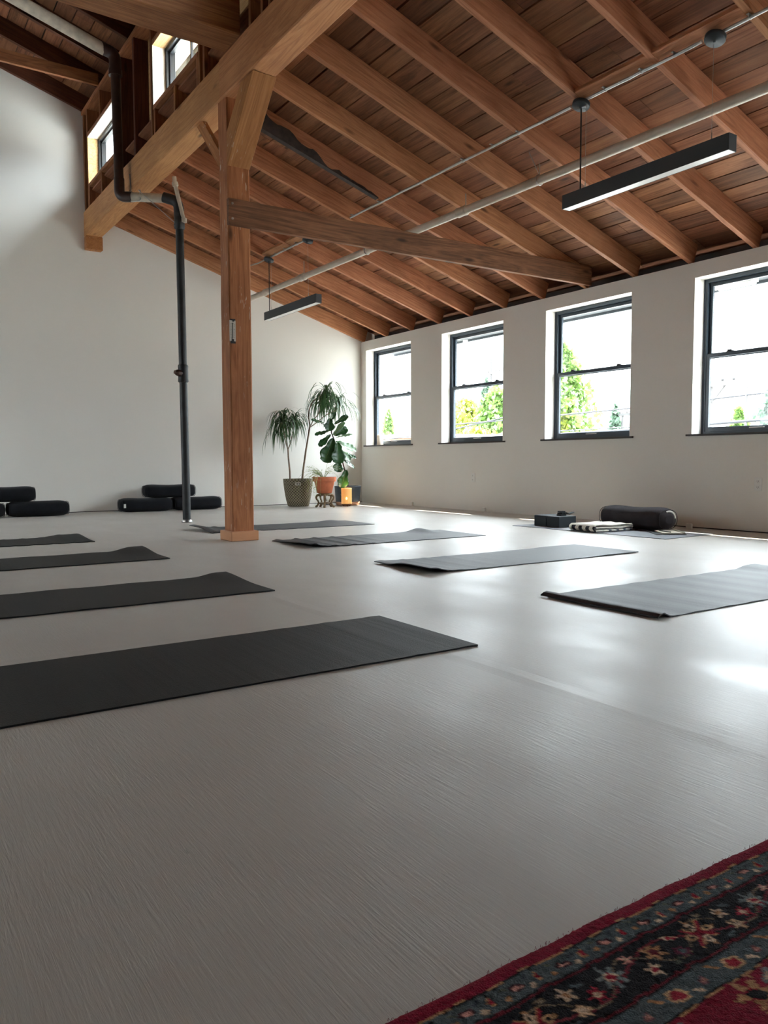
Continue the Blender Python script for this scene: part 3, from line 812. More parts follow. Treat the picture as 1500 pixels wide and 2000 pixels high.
def fixture(yf, yn, zb, wire_ys, caps, label, zc):
    e = empty('linear_light', (CXc, (yf+yn)/2, zb), label, 'ceiling light')
    oy = (yf+yn)/2; L = (yf-yn)/2; w = .038; h = .098
    m = MB(); m.box((-w, -L, .004), (w, L, h)); 
    m.box((-w, -L, 0), (-w+.004, L, .004)); m.box((w-.004, -L, 0), (w, L, .004)); m.box((-w, -L, 0), (w, -L+.004, .004)); m.box((-w, L-.004, 0), (w, L, .004))
    m.build('housing', M['fixture'], e)
    m = MB(); m.box((-w+.0045, -L+.0045, .0006), (w-.0045, L-.0045, .0035)); m.build('diffuser', M['diffuser'], e)
    for y in caps:
        m = MB(); zc2 = zc-zb
        m.lathe([(0, -.034), (.008, -.034), (.009, -.026), (.058, -.024), (.062, -.018), (.062, .004), (.05, .012), (0, .012)], (0, 0, 0), 28); q = m.build('canopy', M['fixture'], e, loc=(0, y-oy, zc2)); q.rotation_euler = (0, math.atan(SLOPE), 0)
    m = MB(); m.tube([(0, wire_ys[0]-oy, h), (0, wire_ys[0]-oy, zc-zb-.02)], .0055, 8); m.build('power_cord', M['cord'], e)
    for y in wire_ys[1:]:
        m = MB(); m.tube([(0, y-oy, h), (0, y-oy, h+.05)], .004, 6); m.tube([(0, y-oy, h+.05), (0, y-oy, zc-zb-.02)], .0012, 5); m.build('suspension_wire', M['galv'], e)
fixture(4.10, 2.79, 2.452, (3.965, 3.92, 2.93), (3.965, 2.92), 'long black pendant light bar nearest the camera at upper right', cz-.015)
fixture(9.13, 7.79, 2.407, (9.05, 8.99, 8.03), (9.05, 8.03), 'shorter looking black pendant light bar by the end wall behind the post', cz-.015)

# ------------------------------------------------------------------ yoga mats
def yoga(x0, x1, y0, y1, zf, mat, label, rz_=0, grp=None, t=.005):
    L, Wd = x1-x0, y1-y0; nu, nv = 90, 20; cx, cy = (x0+x1)/2, (y0+y1)/2
    m = MB(); top = []; bot = []
    for i in range(nu+1):
        u = i/nu*L; rt_, rb = [], []
        for j in range(nv+1):
            v = j/nv*Wd; z = zf(u, v, L, Wd)
            rt_.append((u-L/2, v-Wd/2, z+t)); rb.append((u-L/2, v-Wd/2, z))
        top.append(rt_); bot.append(rb)
    m.quad_grid([r for r in top]); 
    m.quad_grid([list(reversed(r)) for r in bot])
    m.quad_grid([[top[0][j], bot[0][j]] for j in range(nv+1)], False); m.quad_grid([[bot[-1][j], top[-1][j]] for j in range(nv+1)], False)
    m.quad_grid([[bot[i][0], top[i][0]] for i in range(nu+1)], False); m.quad_grid([[top[i][-1], bot[i][-1]] for i in range(nu+1)], False)
    o = m.build('yoga_mat', mat, loc=(cx, cy, .0006)); o.rotation_euler = (0, 0, rz_)
    return tag(o, label, 'yoga mat', grp)
def ss(a, b, x): t = min(1, max(0, (x-a)/(b-a))); return t*t*(3-2*t)
rip = lambda u, amp, per, ph=0: amp*max(0, math.sin(2*math.pi*u/per+ph))**2
yoga(-.03, 1.745, 2.03, 2.645, lambda u, v, L, W: rip(u, .0015, .21)*ss(L-.9, L-.2, u)+.004*ss(L-.04, L, u)*0, M['mat_black'], 'nearest black yoga mat, running off the left edge of the picture')
yoga(-.05, 1.675, 3.47, 4.09, lambda u, v, L, W: .019*ss(L-.19, L-.05, u)*ss(.2, W, v)+.0012*(1+math.sin(u*17)), M['mat_black'], 'second black yoga mat on the left, with a raised far corner')
yoga(-.06, 1.67, 5.02, 5.63, lambda u, v, L, W: .026*ss(L-.24, L-.08, u)*ss(.2, W, v)+.0012*(1+math.sin(u*15)), M['mat_black'], 'third black yoga mat on the left, with a humped right end')
yoga(-.2, 1.54, 6.45, 7.02, lambda u, v, L, W: .018*ss(L-.34, L-.14, u)*ss(.1, W, v)+rip(u, .003, .14), M['mat_black'], 'farthest black yoga mat on the left, small and rippled')
def lift(u, v, L, W, a=.03, r=.16): return a*math.exp(-(u/r)**2*1.6)
yoga(2.63, 4.40, 1.965, 2.615, lambda u, v, L, W: .018*math.exp(-((u-.035)/.03)**2)+.016*ss(L-.22, L-.1, u)*ss(.3, W, v)+.0012*math.sin(u*30), M['mat_black_sheen'], 'nearest sheen-painted black yoga mat at right with a curled left end')
yoga(2.65, 4.445, 3.49, 4.075, lambda u, v, L, W: .022*math.exp(-(u/.10)**2)*ss(W*.75, W*.45, v)+.008*math.exp(-(u/.2)**2)+rip(u, .003, .17)*ss(1.2, .0, u)+.004*ss(L-.5, L-.3, u), M['mat_black_sheen'], 'sheen-painted black yoga mat in the middle right with a lifted left end')
yoga(2.72, 4.415, 5.04, 5.68, lambda u, v, L, W: .026*math.exp(-(u/.13)**2)*ss(W, W*.2, v)+rip(u, .010, .17)*ss(1.1, 0, u)+.028*math.exp(-((u-(L-.25))/.10)**2)*ss(.3, W, v), M['mat_black_sheen'], 'sheen-painted black yoga mat just right of the post with rippled left end')
yoga(2.58, 4.30, 6.60, 7.18, lambda u, v, L, W: .03*math.exp(-(u/.15)**2)*ss(.0, .3, v)+rip(u, .008, .2)*ss(1.1, 0, u)+.012*math.exp(-((u-(L-.2))/.1)**2)*ss(.3, W, v), M['mat_black_sheen'], 'farthest sheen-painted black yoga mat, passing behind the post')
yoga(5.34-.0, 6.02, 3.97, 5.68, lambda u, v, L, W: .0005, M['mat_pale'], 'pale grey teacher mat beside the window wall under the bolster', math.radians(2.2), t=.004)

# ------------------------------------------------------------------ bolsters
def bolster(loc, L, W_, H_, mat, label, rz_=0, grp=None, tagside=None, tilt=0, pw=3.0):
    e = empty('bolster', loc, label, 'bolster', grp, rz_); e.rotation_euler = (tilt, 0, rz_)
    m = MB(); nu, nv = 34, 36; rows = []
    sg = random.Random(int(loc[0]*100)); ph = sg.uniform(0, 6)
    for i in range(nu+1):
        s = -1+2*i/nu; s = math.copysign(abs(s)**.8, s)      # denser at the ends
        end = (1-abs(s)**7)**(1/2.4) if abs(s) < 1 else 0
        k = max(.0, end); sag = 1 - .05*math.cos(s*math.pi*.9) - .03*math.sin(3*s+ph)
        row = []
        for j in range(nv):
            a = 2*math.pi*j/nv; ca, sa = math.cos(a), math.sin(a)
            r = 1/((abs(ca)**pw+abs(sa)**pw)**(1/pw))
            y = ca*r*W_/2*(.35+.65*k if k > 0 else .35)*(1+.012*math.sin(7*s+3*a+ph)); z = sa*r*H_/2*(.35+.65*k)*(sag if sa > 0 else 1)
            row.append((s*L/2, y, z+H_/2))
        rows.append(row)
    m.quad_grid(rows, True, close_v=True); m.face(list(reversed(rows[0]))); m.face(rows[-1])
    m.build('body', mat, e)
    # piping round each end
    for s in (-1, 1):
        mm = MB(); ring = []
        for j in range(33):
            a = 2*math.pi*j/32; ca, sa = math.cos(a), math.sin(a); r = 1/((abs(ca)**pw+abs(sa)**pw)**(1/pw))
            ring.append((s*L/2*.955, ca*r*W_/2*.84, sa*r*H_/2*.84+H_/2))
        mm.tube(ring, .003, 6, caps=False); mm.build('piping', mat, e)
    if tagside:
        mm = MB(); s = tagside
        mm.box((s*L/2*.93-.004, -W_/2*.96-.004, H_*.34), (s*L/2*.93+.022, -W_/2*.96+.002, H_*.62)); q = mm.build('sewn_tag', M['tag_white'], e); q['label'] = 'white sewn tag'
    return e
BL = .665
bolster((3.05, 10.10, 0), BL, .30, .175, M['bolster_black'], 'lower left black bolster of the three stacked behind the drain pipe', tagside=-1)
bolster((3.725, 10.10, 0), BL, .30, .175, M['bolster_black'], 'lower right black bolster of the stack behind the drain pipe, touching the post', math.radians(-2))
bolster((3.37, 10.12, .172), BL, .30, .17, M['bolster_black'], 'black bolster on top of the stack behind the drain pipe')
bolster((1.74, 9.98, 0), BL+.02, .30, .18, M['bolster_black'], 'lower right black bolster of the stack at the left edge')
bolster((1.05, 9.98, 0), BL, .30, .175, M['bolster_black'], 'lower left black bolster of the left edge stack, mostly cut off')
bolster((1.38, 9.98, .176), BL, .30, .18, M['bolster_black'], 'top black bolster of the stack at the left edge')
tb = bolster((6.02, 4.75, .005), .74, .29, .205, M['bolster_grey'], 'large charcoal bolster lying on the pale teacher mat', math.radians(-90-3), pw=2.6)
m = MB(); ring = [(.355+.006*math.sin(math.pi*k/12), .06*math.cos(math.pi*(.1+.5*k/12))*1.5, .10+.075*math.sin(math.pi*(.05+.6*k/12))) for k in range(13)]
m.tube(ring, .009, 8); q = m.build('end_handle', M['tag_white'], tb); q['label'] = 'white end handle'

# ------------------------------------------------------------------ teacher's props
def yblock(x0, x1, y0, y1, label):
    m = MB(); m.box((-(x1-x0)/2, -(y1-y0)/2, 0), ((x1-x0)/2, (y1-y0)/2, .102))
    o = m.build('yoga_block', M['foam'], loc=((x0+x1)/2, (y0+y1)/2, .0055), bevel=.006, seg=2)
    tag(o, label, 'yoga block'); return o
yblock(5.47, 5.70, 5.205, 5.365, 'right dark foam yoga block of the pair, nearer the blanket')
yblock(5.48, 5.71, 5.385, 5.545, 'left dark foam yoga block of the pair on the teacher mat')
se = empty('yoga_strap', (5.60, 5.30, .108), 'rolled black strap lying on top of the foam blocks', 'strap')
m = MB()
for (a, b, z0_, z1_, an) in ((.085, .055, .0005, .016, .1), (.078, .052, .0165, .032, .25), (.060, .050, .0325, .046, -.1)):
    R = Matrix.Rotation(an, 3, 'Z'); m.box((-a/2, -b/2, z0_), (a/2, b/2, z1_), R)
m.build('roll', M['strap'], se, bevel=.006, seg=2)
m = MB(); m.quad_grid([[(.0, -.02+j*.04, .02), (.03, -.02+j*.04-.02, .028), (.06, -.05+j*.04, .012), (.10, -.08+j*.04, .034)] for j in (0, 1)])
m.quad_grid([[(.0, -.02+j*.04, .024), (.03, -.02+j*.04-.02, .034), (.06, -.05+j*.04, .018), (.10, -.08+j*.04, .038)] for j in (1, 0)])
m.build('loose_end', M['strap'], se)

def mat_blanket():
    t = NT('checked_blanket'); b = t.b
    tc = t.add('ShaderNodeTexCoord'); sp = t.add('ShaderNodeSeparateXYZ'); t.link(tc.outputs['Object'], sp.inputs[0])
    fy = t.math('FRACT', t.math('DIVIDE', t.math('ADD', sp.outputs[1], 5.02), .085))
    sq = t.math('LESS_THAN', fy, .5)
    zone = t.math('MULTIPLY', t.math('LESS_THAN', sp.outputs[0], .028), t.math('LESS_THAN', sp.outputs[2], .052))
    k = t.math('MULTIPLY', sq, zone)
    fx = t.math('FRACT', t.math('DIVIDE', sp.outputs[0], .09))
    topb = t.math('MULTIPLY', t.math('MULTIPLY', t.math('LESS_THAN', fx, .35), t.math('GREATER_THAN', sp.outputs[0], .12)), t.math('LESS_THAN', sp.outputs[2], .03))
    col = t.mix(k, srgb(226, 222, 212), srgb(34, 38, 46)); col = t.mix(topb, col, srgb(90, 98, 110))
    t.link(col, b.inputs['Base Color']); b.inputs['Roughness'].default_value = .9
    t.link(t.bump(t.noise(t.coords(), 120, 3), .5, .003), b.inputs['Normal']); return t.m
m = MB(); rows = []
# serpentine folded profile in x/z, extruded along y
prof = []
layers = [(0.006, .49), (.018, .47), (.030, .50), (.042, .46), (.054, .48)]
for i, (z, L) in enumerate(layers):
    if i % 2 == 0: prof += [(L, z), (L*.6, z+.001), (.03, z)] if i else [(L, z), (.3, z), (.03, z)]
    else: prof += [(.03, z), (L*.6, z+.002), (L, z)]
    if i < len(layers)-1:
        x = .03 if i % 2 == 0 else L
        d = -1 if i % 2 == 0 else 1
        prof += [(x+d*.014*math.sin(math.pi*k/5), z+.012*k/5) for k in range(1, 5)]
prof = bend([(x, 0, z) for x, z in prof], .01, 2)
shell = [(.03 - .03*math.sin(math.pi*k/10), 0, .002+.060*(k/10)) for k in range(11)]
outer = [Vector((.20, 0, .001))]+[Vector(p) for p in shell]+[Vector((.12, 0, .064)), Vector((.22, 0, .060)), Vector((.33, 0, .066)), Vector((.42, 0, .058)), Vector((.49, 0, .050)), Vector((.50, 0, .040))]
for pr_, th in ((prof, .0), (outer, .0)):
    g = []
    for j in range(15):
        y = -.155 + .31*j/14; w = .006*math.sin(j*1.3)
        g.append([(p.x*(1+.02*math.sin(j*.9)), y+.012*math.sin(p.x*14), p.z+.004*math.sin(j*1.1+p.x*17)*min(1, p.z/.03)+.001) for p in pr_])
    m.quad_grid(g)
o = m.build('folded_blanket', mat_blanket(), loc=(5.335, 4.81, .006)); o.rotation_euler = (0, 0, math.radians(-3))
sm = o.modifiers.new('thick', 'SOLIDIFY'); sm.thickness = .005; sm.offset = 1
tag(o, 'folded white blanket with black squares on its edge, on the teacher mat', 'blanket')

nb = empty('notebook', (5.80, 4.26, .0055), 'open spiral notebook lying on the near corner of the teacher mat', 'notebook', rz=math.radians(52))
m = MB(); m.box((-.16, -.12, 0), (.16, .13, .004)); m.build('cover', M['cord'], nb)
m = MB(); m.box((-.13, -.095, .004), (.13, .07, .014)); m.build('pages', M['paper'], nb)
m = MB()
m.tube([(-.135+.285*k/260, -.108+.011*math.cos(k*2*math.pi/10), .010+.011*math.sin(k*2*math.pi/10)) for k in range(261)], .002, 5); m.build('spiral_binding', M['coil'], nb)
m = MB(); m.tube([(-.12, .0, .021), (.03, .05, .021)], .0045, 8); m.tube([(.03, .05, .021), (.05, .057, .021)], [.0045, .001], 8); m.build('pen', M['cord'], nb)
for k, (x, y, c) in enumerate(((5.80, 4.70, 'cord'), (5.84, 4.61, 'steel_dark'))):
    m = MB(); m.lathe([(0, 0), (.014, .001), (.017, .005), (.012, .010), (0, .011)], seg=12, sx=1.3)
    o = m.build('pebble', M[c], loc=(x, y, .0048)); tag(o, ['small black pebble between the blanket and the notebook', 'small grey pebble just beside the notebook'][k], 'pebble')

# ------------------------------------------------------------------ rug
def rug_colors(x, d):
    """x along the edge, d distance in from the edge (metres) -> linear rgb"""
    rs = np.random.RandomState(5)
    N = len(x); C = np.zeros((N, 3))
    def S(*c): return np.array(srgb(*c)[:3])
    RED, CRED, TAN, TEAL, BLK, CREAM, DRED, PINK, NAVY, GREEN = S(128, 26, 52), S(150, 36, 58), S(178, 142, 104), S(82, 98, 102), S(26, 27, 32), S(206, 192, 166), S(98, 26, 40), S(196, 150, 140), S(60, 68, 80), S(92, 104, 92)
    wob = .0012*np.sin(x*70)+.0008*np.sin(x*173+1)
    D = d+wob
    bands = [(0, RED), (.0265, TAN), (.0285, BLK), (.0305, TEAL), (.062, BLK), (.0645, DRED), (.0685, BLK), (.0715, S(30, 31, 36)),
             (.135, BLK), (.138, DRED), (.142, BLK), (.145, TEAL), (.182, BLK), (.1845, TAN), (.1865, RED)]
    for a, c in bands: C[D >= a] = c
    def P(u, v, per, ph=0): return ((x-ph+per/2) % per)-per/2-u, D-v
    def ell(u, v, a, b, rot, per, col, ph=0, rag=.12):
        X, Y = P(u, v, per, ph); c, s = math.cos(rot), math.sin(rot)
        X2, Y2 = X*c+Y*s, -X*s+Y*c
        q = (X2/a)**2+(Y2/b)**2; th = np.arctan2(Y2/b, X2/a)
        C[q < 1+rag*np.sin(5*th)+rag*rs.randn(N)*.5] = col
    def flower(u, v, r, n, col, col2, per, ph=0, rot=0):
        X, Y = P(u, v, per, ph); R = np.hypot(X, Y); th = np.arctan2(Y, X)+rot
        lim = r*(.72+.28*np.cos(n*th)); C[R < lim*(1+.08*rs.randn(N))] = col
        C[R < r*.38] = col2
    # first narrow band: lozenges and leaves
    p = .078; v = .046
    ell(.000, v, .0115, .0055, .15, p, S(60, 30, 40)); ell(.000, v+.001, .008, .003, .15, p, PINK)
    ell(.038, v, .0065, .0085, .6, p, TAN); ell(.038, v, .0045, .0065, .6, p, CRED)
    ell(.020, v+.009, .005, .004, 0, p, CREAM); ell(-.020, v+.006, .0042, .0042, 0, p, TAN); ell(.020, v-.008, .006, .0025, -.5, p, NAVY)
    ell(-.018, v-.009, .006, .0022, .5, p, GREEN); ell(.056, v-.008, .004, .003, 0, p, TAN)
    ell(.0385, v-.0115, .003, .002, 0, p, BLK)
    # main dark band: vine, palmettes, blossoms
    p = .30; mid = .1035
    X = x % p; vine = mid+.020*np.sin(2*np.pi*x/p)
    C[np.abs(D-vine) < .0022] = S(116, 44, 56)
    vine2 = mid-.022*np.sin(2*np.pi*x/p*2+1)
    C[(np.abs(D-vine2) < .0014) & (D > .074) & (D < .133)] = S(120, 112, 92)
    flower(.0, mid, .027, 8, TAN, DRED, p); 
    for k in range(4):
        a = math.pi/4+k*math.pi/2; ell(.017*math.cos(a), mid+.013*math.sin(a), .014, .0028, a, p, CRED)
        a2 = k*math.pi/2; ell(.018*math.cos(a2), mid+.014*math.sin(a2), .0085, .0062, a2, p, CREAM if k % 2 else S(196, 168, 130)); ell(.018*math.cos(a2), mid+.014*math.sin(a2), .0035, .003, a2, p, BLK)
    flower(.062, mid-.014, .0125, 5, CREAM, TAN, p, rot=.4); flower(.060, mid+.016, .012, 5, S(210, 186, 150), CREAM, p)
    flower(.094, mid+.004, .0135, 6, CRED, CREAM, p); ell(.085, mid-.020, .009, .004, .4, p, TEAL)
    flower(.132, mid-.006, .021, 7, S(116, 132, 134), CRED, p); ell(.132, mid-.006, .010, .0065, .2, p, CREAM); ell(.132, mid-.006, .0065, .004, .2, p, CRED)
    flower(.165, mid+.016, .013, 5, CRED, TAN, p); ell(.168, mid-.016, .010, .0055, -.7, p, TAN); ell(.160, mid-.001, .006, .003, .9, p, GREEN)
    flower(-.052, mid+.012, .0125, 6, S(96, 44, 66), TEAL, p); ell(-.045, mid-.016, .012, .005, .5, p, CREAM); ell(-.045, mid-.016, .008, .003, .5, p, CRED)
    flower(-.085, mid-.006, .017, 6, TAN, DRED, p, rot=.3); flower(-.112, mid+.014, .013, 5, CREAM, CRED, p)
    ell(-.072, mid+.022, .008, .0032, -.3, p, GREEN); flower(-.126, mid-.018, .009, 5, PINK, CREAM, p); ell(.030, mid-.026, .008, .003, .2, p, S(120, 112, 92)); ell(.034, mid+.026, .008, .003, -.2, p, TEAL)
    # keep flowers inside the dark band
    for a, b, c in ((.0645, .0685, DRED), (.0685, .0722, BLK), (.062, .0645, BLK), (.1345, .138, BLK), (.138, .142, DRED), (.142, .145, BLK)): C[(D >= a) & (D < b)] = c
    p = .11; v = .1635
    ell(.0, v, .0155, .011, .1, p, S(206, 178, 138)); ell(0, v, .0105, .0075, .1, p, CRED); ell(.055, v, .014, .0055, -.35, p, S(120, 84, 92)); ell(.055, v, .010, .003, -.35, p, PINK)
    ell(.030, v+.009, .009, .003, .6, p, CREAM); ell(-.030, v-.008, .010, .003, .6, p, TAN); ell(.080, v-.007, .006, .005, 0, p, S(90, 60, 70))
    for a, b, c in ((.182, .1845, BLK), (.1845, .1865, TAN), (.142, .145, BLK)): C[(D >= a) & (D < b)] = c
    inner = D > .1865; keep = C.copy()
    p = .17
    for (u, w) in ((0, .215), (.085, .25), (0, .30), (.085, .34), (0, .39), (.085, .44), (0, .5), (.085, .56), (0, .63), (.085, .7), (0, .78), (.085, .86), (0, .95), (.085, 1.04), (0, 1.14), (.085, 1.25)):
        flower(u, w, .030, 6, TAN, CRED, p, rot=w*9); ell(u, w, .013, .009, .3, p, BLK); ell(u+.042, w+.012, .014, .006, .8, p, CREAM); ell(u+.04, w-.014, .016, .006, -.5, p, S(120, 130, 134)); ell(u+.04, w-.014, .009, .003, -.5, p, CREAM)
    C[~inner] = keep[~inner]
    C *= (1+.16*rs.randn(N)[:, None]).clip(.55, 1.5)*np.array([.98, .84, .84])
    return C.clip(0, 1)
def rug():
    X0, X1, Y1, Y0 = .02, 2.25, .70, -1.2
    ys = list(np.arange(Y1, .22, -.0032)) + list(np.arange(.22, Y0, -.04))
    xs = list(np.arange(X0, .35, .03)) + list(np.arange(.35, 1.45, .0032)) + list(np.arange(1.45, X1, .03))
    nx, ny = len(xs), len(ys)
    XX, YY = np.meshgrid(np.array(xs), np.array(ys)); rs = np.random.RandomState(2)
    d = Y1-YY
    edge = np.minimum(np.minimum(d, XX-X0), X1-XX)
    Z = .0015+.0095*(1-np.exp(-edge/.004))+rs.rand(*XX.shape)*.0014
    Yw = YY+.0022*np.sin(XX*9)+.001*np.sin(XX*41)+rs.randn(*XX.shape)*.0004
    V = np.stack([XX+rs.randn(*XX.shape)*.0003, Yw, Z], -1).reshape(-1, 3)
    idx = np.arange(nx*ny).reshape(ny, nx)
    F = np.stack([idx[:-1, :-1], idx[1:, :-1], idx[1:, 1:], idx[:-1, 1:]], -1).reshape(-1, 4)
    me = bpy.data.meshes.new('rug'); me.from_pydata(V.tolist(), [], F.tolist()); me.update()
    col = rug_colors(XX.reshape(-1), d.reshape(-1))
    ca = me.color_attributes.new('knots', 'FLOAT_COLOR', 'POINT')
    ca.data.foreach_set('color', np.concatenate([col, np.ones((len(col), 1))], 1).astype(np.float32).reshape(-1))
    me.polygons.foreach_set('use_smooth', [True]*len(F)); me.materials.append(M['rug'])
    root = empty('rug', (0, 0, 0), 'red and teal patterned wool rug at the bottom right corner', 'rug')
    o = bpy.data.objects.new('pile', me); COL.objects.link(o); o.parent = root
    b = MB(); b.box((X0, Y0, .0004), (X1, Y1-.0005, .0035)); b.build('backing', M['rugback'], root)
    # loose wool fuzz along the edge
    f = MB(); rnd = random.Random(4)
    for k in range(130):
        x = rnd.uniform(.4, 1.45); y = Y1+.0022*math.sin(x*9)+rnd.uniform(-.004, .001); a = rnd.uniform(-.9, .9)
        l = rnd.uniform(.0012, .0035)
        f.tube([(x, y, .005), (x+l*.5*math.sin(a), y+l*.6, .006+rnd.uniform(0, .003)), (x+l*math.sin(a), y+l, .003+rnd.uniform(0, .003))], .0002, 3, caps=False)
    q = f.build('edge_fuzz', M['rugback'], root); q['kind'] = 'stuff'
rug()

# ------------------------------------------------------------------ potted plants in the corner
def tuft(m, c, n, L, spread, droop, rnd, w=.007, lean=(0, 0)):
    for k in range(n):
        a = rnd.uniform(0, 2*math.pi); el = rnd.uniform(-.1, 1.35); ll = L*rnd.uniform(.6, 1.1)
        d = Vector((math.cos(a)*math.cos(el), math.sin(a)*math.cos(el), math.sin(el))); side = Vector((-math.sin(a), math.cos(a), 0))
        pts = []; p = Vector(c); v = d.copy(); N = 9; st = ll/N
        for i in range(N+1):
            pts.append(p.copy()); p = p+v*st; v = (v+Vector((lean[0], lean[1], -droop))*(.25+.25*i/N)).normalized()
        ws = [w*(.5+.5*math.sin(min(1, (i+1)/4)*math.pi/2))*(1-(i/N)**3) + .0006 for i in range(N+1)]
        m.ribbon(pts, ws, side)
rnd = random.Random(21)
bk = empty('dracaena', (5.17, 9.92, 0), 'tall two-stemmed drooping strap-leaf plant in the woven basket', 'potted plant')
BO = Vector((5.17, 9.92, 0))
m = MB(); m.lathe([(0, .004), (.138, .004), (.15, .012), (.172, .09), (.192, .20), (.206, .31), (.212, .385), (.205, .39), (.198, .385), (.192, .34), (0, .335)], seg=44); m.build('basket', M['basket'], bk)
m = MB(); m.tube([(.2085*math.cos(t), .2085*math.sin(t), .388) for t in [2*math.pi*k/40 for k in range(41)]], .006, 6, caps=False); m.build('rim', M['basket'], bk)
a0 = math.radians(-118)
m = MB(); R = Matrix.Rotation(a0, 3, 'Z')
m.box((.203, -.038, .305), (.214, .038, .345), R); q = m.build('tag', M['tag_white'], bk); q['label'] = 'white tag on the basket'
m = MB()
for k, (u, w) in enumerate(((-.026, .008), (-.010, .012), (.008, .006), (.022, .012))): m.box((.2142, u-w/2, .312), (.2152, u+w/2, .338), R)
m.build('tag_print', M['ink'], bk)
m = MB(); m.lathe([(0, .335), (.10, .345), (.190, .338)], seg=24); m.build('soil', M['soil'], bk)
P = lambda x, z, y=9.92: Vector((x, y, z))-BO
m = MB(); m.tube([P(5.045, .33), P(5.04, .50), P(5.02, .70), P(5.015, .82)], [.014, .013, .012, .011], 8); m.build('short_stem', M['trunk'], bk)
m = MB()
m.tube([P(5.015, .80), P(4.97, .95), P(4.93, 1.10, 9.88), P(4.90, 1.18, 9.86)], .008, 6); m.tube([P(5.015, .80), P(5.07, .93), P(5.10, 1.10), P(5.12, 1.20)], .008, 6); m.tube([P(5.015, .80), P(5.02, 1.0, 9.98), P(4.99, 1.22, 10.0)], .007, 6)
m.build('short_branches', M['trunk'], bk)
m = MB(); m.tube([P(5.23, .33), P(5.25, .50), P(5.30, .80), P(5.36, 1.10), P(5.365, 1.13)], [.016, .014, .013, .012, .012], 8); m.build('tall_stem', M['trunk'], bk)
m = MB()
m.tube(bend([P(5.365, 1.12), P(5.35, 1.24), P(5.35, 1.36), P(5.42, 1.50), P(5.55, 1.58), P(5.62, 1.62)], .05), .009, 6)
m.tube(bend([P(5.365, 1.12), P(5.43, 1.24), P(5.50, 1.30), P(5.56, 1.45)], .05), .008, 6)
m.tube(bend([P(5.365, 1.12), P(5.46, 1.18), P(5.62, 1.30), P(5.80, 1.38), P(5.86, 1.45)], .05), .007, 6)
m.build('tall_branches', M['trunk'], bk)
for nm, c, n, L, dr in (('leaf_tuft', (4.90, 1.18, 9.86), 60, .50, 1.5), ('leaf_tuft', (5.12, 1.20, 9.92), 60, .46, 1.4), ('leaf_tuft', (4.99, 1.24, 10.0), 44, .5, 1.5), ('leaf_tuft', (4.80, 1.02, 9.84), 22, .46, 1.6),
                       ('leaf_tuft', (5.62, 1.62, 9.90), 70, .60, 1.7), ('leaf_tuft', (5.56, 1.48, 9.88), 55, .50, 1.8), ('leaf_tuft', (5.86, 1.46, 9.92), 52, .52, 1.1), ('leaf_tuft', (5.70, 1.52, 10.0), 40, .55, 1.5)):
    m = MB(); tuft(m, P(c[0], c[1], c[2]), n, L, 1, dr, rnd, .0075 if n > 30 else .006); m.build(nm, M['drac'], bk)

# terracotta pot on carved stand
stx, sty = 5.37, 9.50
st = empty('plant_stand', (stx, sty, 0), 'small carved wooden stand with curled legs under the terracotta pot', 'plant stand')
m = MB(); m.lathe([(0, .165), (.085, .165), (.098, .172), (.100, .182), (.092, .188), (.088, .196), (0, .196)], seg=32); m.build('top', M['carved'], st)
for k in range(5):
    a = math.radians(20+72*k); ca, sa = math.cos(a), math.sin(a)
    pth = [(.070, .170), (.105, .172), (.128, .150), (.124, .118), (.098, .088), (.092, .060), (.108, .032), (.125, .012), (.140, .010)]
    pts = bend([(r*ca, r*sa, z) for r, z in pth], .02, 3)
    n = len(pts); rs_ = [.019-.007*math.sin(math.pi*i/(n-1)) for i in range(n)]; rs_[-1] = .010
    m = MB(); m.tube(pts, rs_, 8); m.build('leg', M['carved'], st)
m = MB(); m.lathe([(.052, .050), (.070, .050), (.074, .058), (.070, .066), (.052, .066), (.052, .050)], seg=28, caps=False)
for k in range(5):
    a = math.radians(20+72*k); m.tube([(.06*math.cos(a), .06*math.sin(a), .058), (.098*math.cos(a), .098*math.sin(a), .058)], .010, 6)
m.build('stretcher_ring', M['carved'], st)
m = MB(); m.tube([(0, 0, .166), (0, 0, .02)], [.012, .009], 8); m.build('centre_rod', M['frame_black'], st)
tp = empty('terracotta_plant', (stx-.01, sty, .197), 'terracotta pot with thin trailing stems standing on the carved stand', 'potted plant')
m = MB(); m.lathe([(0, 0), (.096, 0), (.102, .004), (.140, .155), (.143, .160), (.158, .162), (.160, .166), (.166, .220), (.164, .225), (.150, .225), (.146, .205), (0, .200)], seg=40); m.build('pot', M['terracotta'], tp)
m = MB(); m.lathe([(0, .206), (.145, .203)], seg=24); m.build('soil', M['soil'], tp)
m = MB(); lf = MB()
